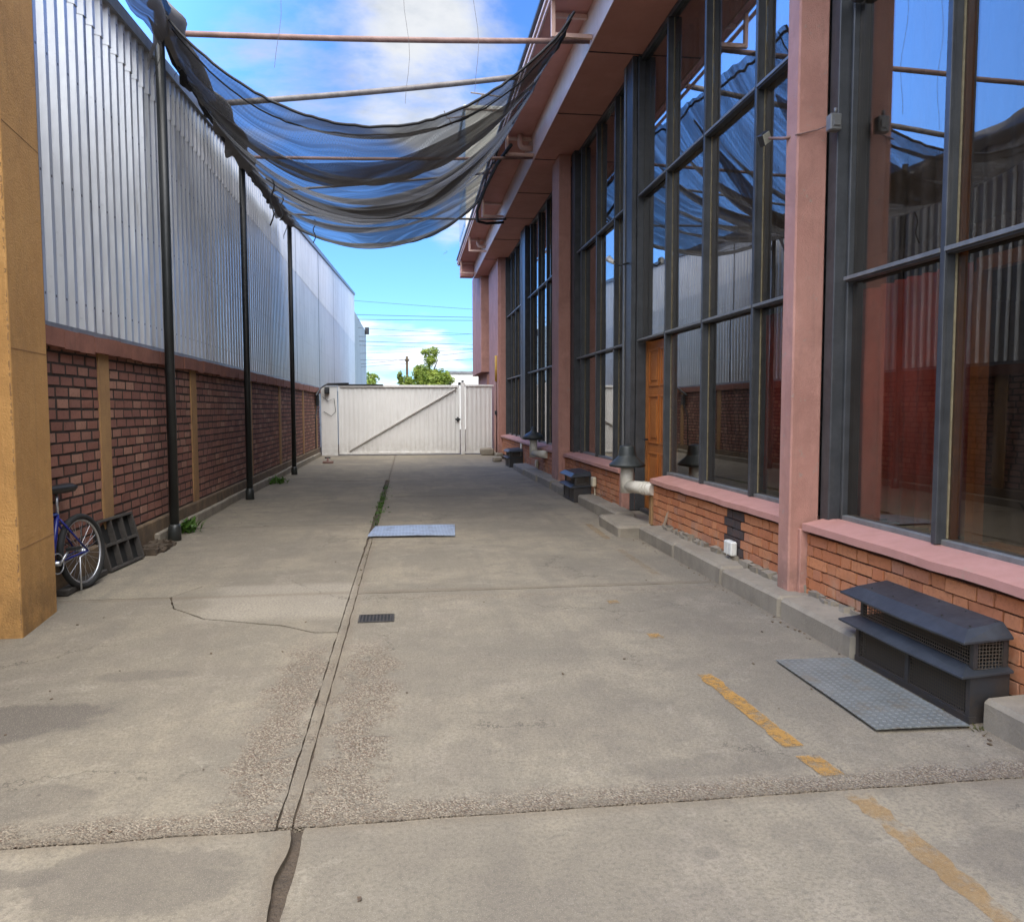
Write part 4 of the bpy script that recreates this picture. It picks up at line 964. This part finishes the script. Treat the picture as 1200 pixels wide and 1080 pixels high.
pipe_vent(2.86, 18.0, (3.08, 17.35, .56), .56, .09, .90, [(.14, .87), (.245, .885), (.25, .93), (.20, .99), (.06, 1.07), (.045, 1.13), (.03, 1.17)], 'smaller white pipe with a pointed dark cap in the farthest glass bay')

b = MB(); b.box(3.00, 3.066, 7.02, 7.20, .20, .335, bev=.012); b.box(2.996, 2.9995, 7.105, 7.112, .20, .33)
tag(b.build('socket_box', WHITEP), 'white electrical box over the black painted strip of bricks', 'electrical box', 'electrical boxes on the brick base')
b = MB(); b.box(3.00, 3.066, 13.15 - .5, 13.30 - .5, .30, .46, bev=.012); b.tube([(3.05, 12.72, .30), (3.05, 12.70, .16)], .012, 6)
tag(b.build('socket_box', CREAM), 'cream electrical box on the bricks right of the middle black vent', 'electrical box', 'electrical boxes on the brick base')
b = MB(); b.box(3.00, 3.066, 18.5, 18.65, .20, .36, bev=.012); b.tube([(3.05, 18.57, .2), (3.05, 18.57, .05)], .012, 6)
tag(b.build('socket_box', CREAM), 'small cream electrical box low on the bricks below the smaller white pipe', 'electrical box', 'electrical boxes on the brick base')
b = MB(); b.tube([(3.05, 21.3, .1), (3.05, 21.3, .65)], .03, 8)
tag(b.build('downpipe', PVC), 'pale thin pipe up the brick base beside the farthest black vent', 'pipe')
t = thing('pipe_guard', 'thin dark pipe with a yellow sleeve on the farthest pink column', 'pipe', (2.92, 26.3, 0))
b = MB(); b.tube([(2.925, 26.3, .1), (2.925, 26.3, 3.3)], .022, 8); b.build('tube', RUSTY, t)
b = MB(); b.tube([(2.92, 26.3, 2.5), (2.92, 26.3, 3.35)], .05, 10); b.build('sleeve', YELTAG, t)
b = MB(); b.box(2.87, 2.93, 26.22, 26.38, 1.38, 1.52, bev=.01); b.build('valve', BLACKM, t)

# lamps on the facade
t = thing('floodlight', 'small square floodlight on an arm at the near pink column, wired to a grey box', 'lamp', (2.9, 5.95, 3.7))
M = Matrix.Translation((2.84, 6.12, 3.74)) @ Matrix.Rotation(R(35), 4, 'Z') @ Matrix.Rotation(R(-32), 4, 'Y')
b = MB(); b.box(-.06, .06, -.02, .03, -.045, .045, M=M, bev=.006); b.build('body', BLACKM, t)
b = MB(); b.box(-.052, .052, -.026, -.0205, -.038, .038, M=M); b.build('lens', LAMPG, t)
b = MB(); b.tube([(2.86, 6.08, 3.73), (2.93, 5.95, 3.69), (2.96, 5.9, 3.69)], .012, 7); b.build('arm', RUSTY, t)
b = MB(); b.tube([(2.93, 5.79, 3.66), (3.0, 5.775, 3.675), (3.1, 5.765, 3.70), (3.16, 5.66, 3.71)], .006, 6); b.build('cable', RUSTY, t)
b = MB(); b.box(3.10, 3.19, 5.58, 5.655, 3.64, 3.76, bev=.008); b.box(3.12, 3.17, 5.57, 5.58, 3.67, 3.73); b.tube([(3.145, 5.6, 3.76), (3.145, 5.6, 3.80)], .012, 7)
tag(b.build('junction_box', STEELL), 'weathered grey junction box on the dark post right of the near pink column', 'junction box')
t = thing('spotlight', 'small spotlight on a bent arm fixed to the dark post above the wooden door', 'lamp', (3.1, 11.2, 3.7))
b = MB(); b.tube([(3.17, 11.2, 3.68), (3.05, 11.25, 3.66), (2.98, 11.3, 3.72)], .014, 7); b.build('arm', BLACKM, t)
b = MB(); b.tube([(2.98, 11.3, 3.70), (2.93, 11.42, 3.78)], .04, 10, rs=[.025, .05]); b.build('head', WHITEP, t)

# ------------------------------------------------------------------ things on the ground
def plate(pts, th, mtl, lab, bend):
    b = MB(); n = 8; top = []; bot = []
    p = [Vector(q) for q in pts]
    for i in range(n + 1):
        rt, rb = [], []
        for j in range(n + 1):
            u, v = i / n, j / n
            q = p[0].lerp(p[1], u).lerp(p[3].lerp(p[2], u), v)
            z = .012 + bend * (math.sin(u * 3.1) * .6 + math.sin(v * 5 + u * 2) * .4 + .6 * (1 - v) * (1 - u))
            rt.append(b.bm.verts.new((q.x, q.y, z + th))); rb.append(b.bm.verts.new((q.x, q.y, z)))
        top.append(rt); bot.append(rb)
    for i in range(n):
        for j in range(n):
            b.bm.faces.new((top[i][j], top[i + 1][j], top[i + 1][j + 1], top[i][j + 1])); b.bm.faces.new((bot[i][j], bot[i][j + 1], bot[i + 1][j + 1], bot[i + 1][j]))
    for i in range(n):
        for (a, c) in (((i, 0), (i + 1, 0)), ((i, n), (i + 1, n)), ((0, i), (0, i + 1)), ((n, i), (n, i + 1))):
            b.bm.faces.new((top[a[0]][a[1]], top[c[0]][c[1]], bot[c[0]][c[1]], bot[a[0]][a[1]]))
    return tag(b.build('checker_plate', mtl), lab, 'metal plate', 'metal plates lying on the concrete')
plate([(2.27, 3.52), (2.76, 3.50), (2.75, 4.58), (2.28, 4.61)], .006, PLATE1, 'dull grey checker plate on the concrete in front of the big black vent', .004)
plate([(-.52, 9.82), (.56, 9.74), (.61, 10.68), (-.46, 10.70)], .008, PLATE2, 'bluish galvanised plate lying across the middle joint of the yard', .010)
t = thing('drain_grate', 'small dark iron drain grate sunk in the concrete beside the long joint', 'drain', (-.25, 6.0, 0))
b = MB(); b.box(-.395, -.125, 5.90, 5.915, -.03, .006); b.box(-.395, -.125, 6.105, 6.12, -.03, .006); b.box(-.395, -.38, 5.916, 6.104, -.03, .006); b.box(-.14, -.125, 5.916, 6.104, -.03, .006); b.build('rim', GRATEM, t)
b = MB()
for k in range(9): b.box(-.37 + k * .0265, -.358 + k * .0265, 5.916, 6.104, -.02, .005)
b.build('bar', GRATEM, t)
b = MB(); b.box(-.38, -.14, 5.915, 6.105, .001, .0025); b.build('pit_shade', mat('pit_shade_paint', (.006, .005, .004), bump=0), t)  # shade of the drain hollow painted as a flat black sheet
b = MB(); M = Matrix.Translation((3.0, 9.15, .0)) @ Matrix.Rotation(R(14), 4, 'Y') @ Matrix.Rotation(R(10), 4, 'X'); b.box(-.012, .012, -.02, .02, .13, .40, M=M, bev=.003)
tag(b.build('wooden_stick', mat('pale_wood', (.36, .27, .19))), 'short pale wooden stick leaning on the bricks beside the concrete step', 'stick')

# weeds
def tuft(b, x, y, z, n, L, spread, seed):
    rr = random.Random(seed)
    for i in range(n):
        a = rr.uniform(0, 6.28); px = x + rr.gauss(0, spread); py = y + rr.gauss(0, spread * 1.3); l = L * rr.uniform(.4, 1.1); lean = rr.uniform(.2, .9)
        d = Vector((math.cos(a) * lean, math.sin(a) * lean, 1)).normalized(); w = Vector((-math.sin(a), math.cos(a), 0)) * l * rr.uniform(.08, .2)
        p = Vector((px, py, z)); q = p + d * l * .55; e = p + d * l + Vector((math.cos(a), math.sin(a), -.4)) * l * .25
        b.tint([b.quad(p - w * .3, p + w * .3, q + w, q - w), b.quad(q - w, q + w, e + w * .1, e - w * .1)], rr.random())
b = MB(); tuft(b, -2.93, 10.75, .0, 110, .20, .10, 1)
tag(b.build('weed', WEED, normals=False), 'leafy weed growing at the kerb right of the nearest black post', 'weed', 'weeds at the left kerb')
b = MB(); tuft(b, -2.9, 17.4, .0, 130, .17, .14, 3)
tag(b.build('weed', WEED, normals=False), 'bright green weed at the kerb between the two farther black posts', 'weed', 'weeds at the left kerb')
b = MB()
rr = random.Random(5)
for i in range(110):
    y = rr.triangular(10.8, 17.4, 13.0); tuft(b, J + rr.gauss(0, .04), y, -.03, 6, .06, .035, i)
tag(b.build('joint_weeds', WEED, normals=False), kind='stuff')
b = MB()
for i in range(60):
    y = rr.uniform(7.2, 9.6); tuft(b, J + rr.gauss(0, .02), y, -.04, 5, .05, .02, 900 + i)
for i in range(50):
    y = rr.uniform(3.4, 4.7); tuft(b, 2.79 + rr.gauss(0, .02), y, -.02, 3, .04, .02, 400 + i)
tag(b.build('dry_grass', WEEDD, normals=False), kind='stuff')
b = MB()
for i in range(110):                                      # fallen leaves, grit
    x = rr.uniform(-2.9, 2.75); y = rr.uniform(2.2, 12) if i % 3 else rr.uniform(3.3, 6); s_ = rr.uniform(.003, .007)
    if i > 45: x = 2.77 - abs(rr.gauss(0, .05)); y = rr.uniform(3.3, 9.4)
    b.box(x - s_, x + s_, y - s_ * 1.4, y + s_ * 1.4, .001, s_ * .8, jit=s_ * .4)
tag(b.build('litter', mat('dry_leaf_litter', (.12, .075, .04), (.07, .05, .035), 20)), kind='stuff')

# ------------------------------------------------------------------ crate leaning on the wall
t = thing('crate', 'dark wooden rack with six openings leaning against the brick wall behind the bicycle', 'crate', (-2.95, 8.5, 0))
ay = Vector((.07, .80, 0)).normalized(); az = Vector((-.13, .02, .52)).normalized(); ax = ay.cross(az).normalized()
M = Matrix(((ax.x, ay.x, az.x, -2.895), (ax.y, ay.y, az.y, 8.06), (ax.z, ay.z, az.z, .012), (0, 0, 0, 1))) @ Matrix.Diagonal((1, .9, .92, 1))
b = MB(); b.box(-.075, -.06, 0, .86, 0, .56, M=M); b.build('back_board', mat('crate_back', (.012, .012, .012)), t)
b = MB()
b.box(-.0595, 0, 0, .86, 0, .028, M=M, bev=.003); b.box(-.0595, 0, 0, .86, .53, .56, M=M, bev=.003)
b.box(-.0595, 0, 0, .03, .029, .529, M=M, bev=.003); b.box(-.0595, 0, .83, .86, .029, .529, M=M, bev=.003); b.build('frame', WOODG, t)
b = MB(); b.box(-.059, -.003, .031, .829, .262, .29, M=M)
for y in (.29, .56): b.box(-.059, -.004, y, y + .024, .03, .261, M=M); b.box(-.059, -.004, y, y + .024, .291, .528, M=M)
b.build('divider', WOODG, t)
b = MB(); b.box(-.10, .02, 7.0, 7.9, 0, .05, M=Matrix.Translation((-2.93, .1, .003)), bev=.006)
tag(b.build('plank', WOODG), 'dark plank lying on the ground under the bicycle wheel', 'plank')

# ------------------------------------------------------------------ bicycle (rear wheel toward the gate, front hidden by the pillar)
t = thing('bicycle', 'blue bicycle with silver wheel rims parked behind the ochre pillar', 'bicycle', (-2.93, 7.2, 0))
BM = Matrix.Translation((-2.885, 7.42, 0)) @ Matrix.Rotation(R(-10), 4, 'Z') @ Matrix.Rotation(R(-5), 4, 'Y')
# local frame: -y forward, z up, x right; rear hub at (0,0,.33)
def wheel(y, steer=0):
    Wm = BM @ Matrix.Translation((0, y, .335)) @ Matrix.Rotation(R(steer), 4, 'Z')
    b = MB(); b.ring((0, 0, 0), (1, 0, 0), .310, .027, 56, 10, Wm)
    wh = b.build('wheel', RUBBER, t)
    b = MB(); b.ring((0, 0, 0), (1, 0, 0), .281, .012, 56, 8, Wm); b.build('rim', ALU, wh)
    b = MB()
    for k in range(28):
        a = 2 * math.pi * k / 28; s_ = .025 if k % 2 else -.025; a2 = a + (.35 if k % 4 < 2 else -.35)
        b.tube([(s_, .02 * math.cos(a2), .02 * math.sin(a2)), (0, .275 * math.cos(a), .275 * math.sin(a))], .0014, 4, M=Wm)
    b.build('spoke', ALU, wh)
    b = MB(); b.tube([(-.06, 0, 0), (.06, 0, 0)], .016, 10, M=Wm); b.tube([(-.028, 0, 0), (.028, 0, 0)], .024, 10, M=Wm); b.build('hub', ALU, wh)
wheel(0, 0); wheel(-1.03, 8)
b = MB(); bb = (0, -.43, .30); st = (0, -.62 + .06, .66); ht = (0, -.93, .72); hd = (0, -.96, .62)
st = (0, -.27 - .02, .70)
b.tube([bb, st], .021, 10, M=BM); b.tube([st, ht], .018, 10, M=BM); b.tube([bb, hd], .022, 10, M=BM); b.tube([ht, (0, -.965, .60)], .020, 10, M=BM)
for s_ in (-1, 1):
    b.tube([(.02 * s_, -.41, .30), (.055 * s_, 0, .335)], .010, 8, M=BM); b.tube([(.018 * s_, -.285, .66), (.055 * s_, 0, .335)], .009, 8, M=BM)
    b.tube([(.05 * s_, -.965, .66), (.05 * s_, -1.03, .335)], .012, 8, M=BM)
b.tube([(-.05, -.965, .66), (.05, -.965, .66)], .014, 8, M=BM)
b.build('frame', BLUEF, t)
b = MB(); b.tube([(0, -.285, .68), (0, -.255, .90)], .0135, 10, M=BM); b.build('seat_post', ALU, t)
b = MB(); vs = []
for i in range(9):                                        # saddle: wide at the back, narrow nose
    q = i / 8; y = -.08 - .29 * q + 0; w = .085 * (1 - q) ** .8 + .022; hgt = .045 - .012 * q
    vs.append([b.bm.verts.new(BM @ Vector((w * math.cos(a), y - .03, .915 + hgt * math.sin(a)))) for a in (0, .5, 1.1, 1.57, 2.04, 2.64, math.pi, 3.9, 4.71, 5.5)])
for a_, c_ in zip(vs, vs[1:]):
    for k in range(10): f = b.bm.faces.new((a_[k], a_[(k + 1) % 10], c_[(k + 1) % 10], c_[k])); f.smooth = True
b.bm.faces.new(vs[0][::-1]); b.bm.faces.new(vs[-1]); b.build('saddle', SADDLE, t)
b = MB(); b.tube([(.07, -.43, .30), (-.07, -.43, .30)], .02, 10, M=BM); b.tube([(.07, -.43, .30), (.08, -.30, .40)], .011, 8, M=BM); b.tube([(-.07, -.43, .30), (-.08, -.56, .20)], .011, 8, M=BM)
b.ring((.045, -.43, .30), (1, 0, 0), .085, .006, 30, 6, BM); b.build('crank', ALU, t)
b = MB(); b.box(.07, .16, -.34, -.26, .39, .415, M=BM); b.build('pedal', RUBBER, t)
b = MB(); b.box(-.16, -.07, -.60, -.52, .185, .21, M=BM); b.build('pedal', RUBBER, t)
b = MB(); b.tube([(0, -.93, .72), (0, -.90, .90)], .013, 8, M=BM); b.tube([(-.28, -.86, .93), (-.1, -.92, .92), (.1, -.92, .92), (.28, -.86, .93)], .012, 8, M=BM); b.build('handlebar', BLACKM, t)
b = MB(); b.tube([(.05, .02, .33), (.075, -.16, .30), (.09, -.22, .02)], .008, 8, M=BM); b.build('kickstand', ALU, t)

# ------------------------------------------------------------------ sky
SUN_EL, SUN_AZ = 62.0, 184.0                              # azimuth clockwise from +Y
w = bpy.data.worlds.new('World'); S.world = w; w.use_nodes = True
t = NT(w.node_tree); t.n.clear()
sky = t.new('ShaderNodeTexSky', sky_type='NISHITA', sun_disc=False)
sky.sun_elevation = R(SUN_EL); sky.sun_rotation = R(SUN_AZ); sky.air_density = 1.0; sky.dust_density = .4; sky.ozone_density = 2.5
d = t.new('ShaderNodeTexCoord').outputs['Generated']; x, y, z = t.xyz(d)
zz = t.m('ADD', t.m('MAXIMUM', z, 0.0), .16)
pv = t.vec(t.m('DIVIDE', x, zz), t.m('DIVIDE', y, zz), 3.7)
n1 = t.noise(pv, 1.5, 8, .58, .25); n2 = t.noise(pv, 5.0, 6, .6)
def lobe(az, el, k0, k1):
    v = (math.sin(R(az)) * math.cos(R(el)), math.cos(R(az)) * math.cos(R(el)), math.sin(R(el)))
    dt = t.new('ShaderNodeVectorMath', operation='DOT_PRODUCT'); t.l.new(d, dt.inputs[0]); dt.inputs[1].default_value = v
    return t.step(dt.outputs['Value'], math.cos(R(k0)), math.cos(R(k1)))
bias = t.m('MULTIPLY', lobe(-3, 25, 10, 2), .12)
bias = t.m('ADD', bias, t.m('MULTIPLY', lobe(4, 23, 9, 3), .10))
bias = t.m('ADD', bias, t.m('MULTIPLY', lobe(-2, 2.5, 8, 2), .13))
bias = t.m('ADD', bias, t.m('MULTIPLY', lobe(180, 55, 75, 25), .55))      # unseen cloud bank, added behind and overhead to light the yard
bias = t.m('SUBTRACT', bias, t.m('MULTIPLY', lobe(-4, 13, 7, 2), .25))
bias = t.m('SUBTRACT', bias, t.m('MULTIPLY', lobe(-70, 42, 40, 15), .30))
cl = t.m('ADD', t.m('ADD', t.m('MULTIPLY', n1, .85), t.m('MULTIPLY', n2, .15)), bias)
mask = t.step(cl, .52, .72)
shade = t.mix(t.step(n2, .35, .65), (3.0, 3.1, 3.25), (2.1, 2.3, 2.6))
bright = t.m('ADD', 1.0, t.m('ADD', t.m('MULTIPLY', lobe(190, 60, 70, 20), 4.6), t.m('MULTIPLY', lobe(-2, 2, 14, 4), .75)))  # boosts the unseen added cloud bank to light the yard; lifts horizon cloud
vm = t.new('ShaderNodeVectorMath', operation='SCALE'); t.l.new(shade, vm.inputs[0]); t.l.new(bright, vm.inputs['Scale'])
t0_ = t.mix(1.0, sky.outputs[0], (.39, .65, 1.05), 'MULTIPLY')
vs2 = t.new('ShaderNodeVectorMath', operation='SCALE'); t.l.new(t0_, vs2.inputs[0]); t.l.new(t.m('ADD', 1.0, t.m('MULTIPLY', lobe(-60, 36, 52, 18), 3.0)), vs2.inputs['Scale'])  # unseen sky on the left brightened, added for glass reflections and the facade
tinted = vs2.outputs[0]
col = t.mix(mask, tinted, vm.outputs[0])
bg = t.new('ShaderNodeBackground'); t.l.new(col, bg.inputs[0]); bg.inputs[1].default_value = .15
out = t.new('ShaderNodeOutputWorld'); t.l.new(bg.outputs[0], out.inputs[0])
ld = bpy.data.lights.new('sun', 'SUN'); ld.energy = 1.75; ld.angle = R(50); ld.color = (1, .92, .82)
lo = bpy.data.objects.new('sun', ld); C.objects.link(lo)
sd = Vector((math.sin(R(SUN_AZ)) * math.cos(R(SUN_EL)), math.cos(R(SUN_AZ)) * math.cos(R(SUN_EL)), math.sin(R(SUN_EL))))
lo.rotation_euler = sd.to_track_quat('Z', 'Y').to_euler(); lo.location = (0, -5, 20)

# ------------------------------------------------------------------ camera
cd = bpy.data.cameras.new('camera'); cd.sensor_width = 36; cd.lens = 36 * 922.56 / 1200; cd.clip_end = 3000; cd.clip_start = .05
co = bpy.data.objects.new('camera', cd); C.objects.link(co)
P_, Y_, R_ = R(3.8286), R(7.4687), R(-.1262)
fwd = Vector((math.sin(Y_) * math.cos(P_), math.cos(Y_) * math.cos(P_), -math.sin(P_)))
r0 = Vector((math.cos(Y_), -math.sin(Y_), 0)); u0 = r0.cross(fwd)
rt = r0 * math.cos(R_) + u0 * math.sin(R_); up = u0 * math.cos(R_) - r0 * math.sin(R_)
co.matrix_world = Matrix(((rt.x, up.x, -fwd.x, 0), (rt.y, up.y, -fwd.y, 0), (rt.z, up.z, -fwd.z, 1.6), (0, 0, 0, 1)))
S.camera = co
S.render.engine = 'CYCLES'
S.cycles.max_bounces = 7; S.cycles.diffuse_bounces = 3; S.cycles.glossy_bounces = 4; S.cycles.transparent_max_bounces = 20; S.cycles.caustics_reflective = False; S.cycles.caustics_refractive = False
S.view_settings.view_transform = 'Standard'; S.view_settings.look = 'None'; S.view_settings.gamma = 1; S.view_settings.exposure = .95
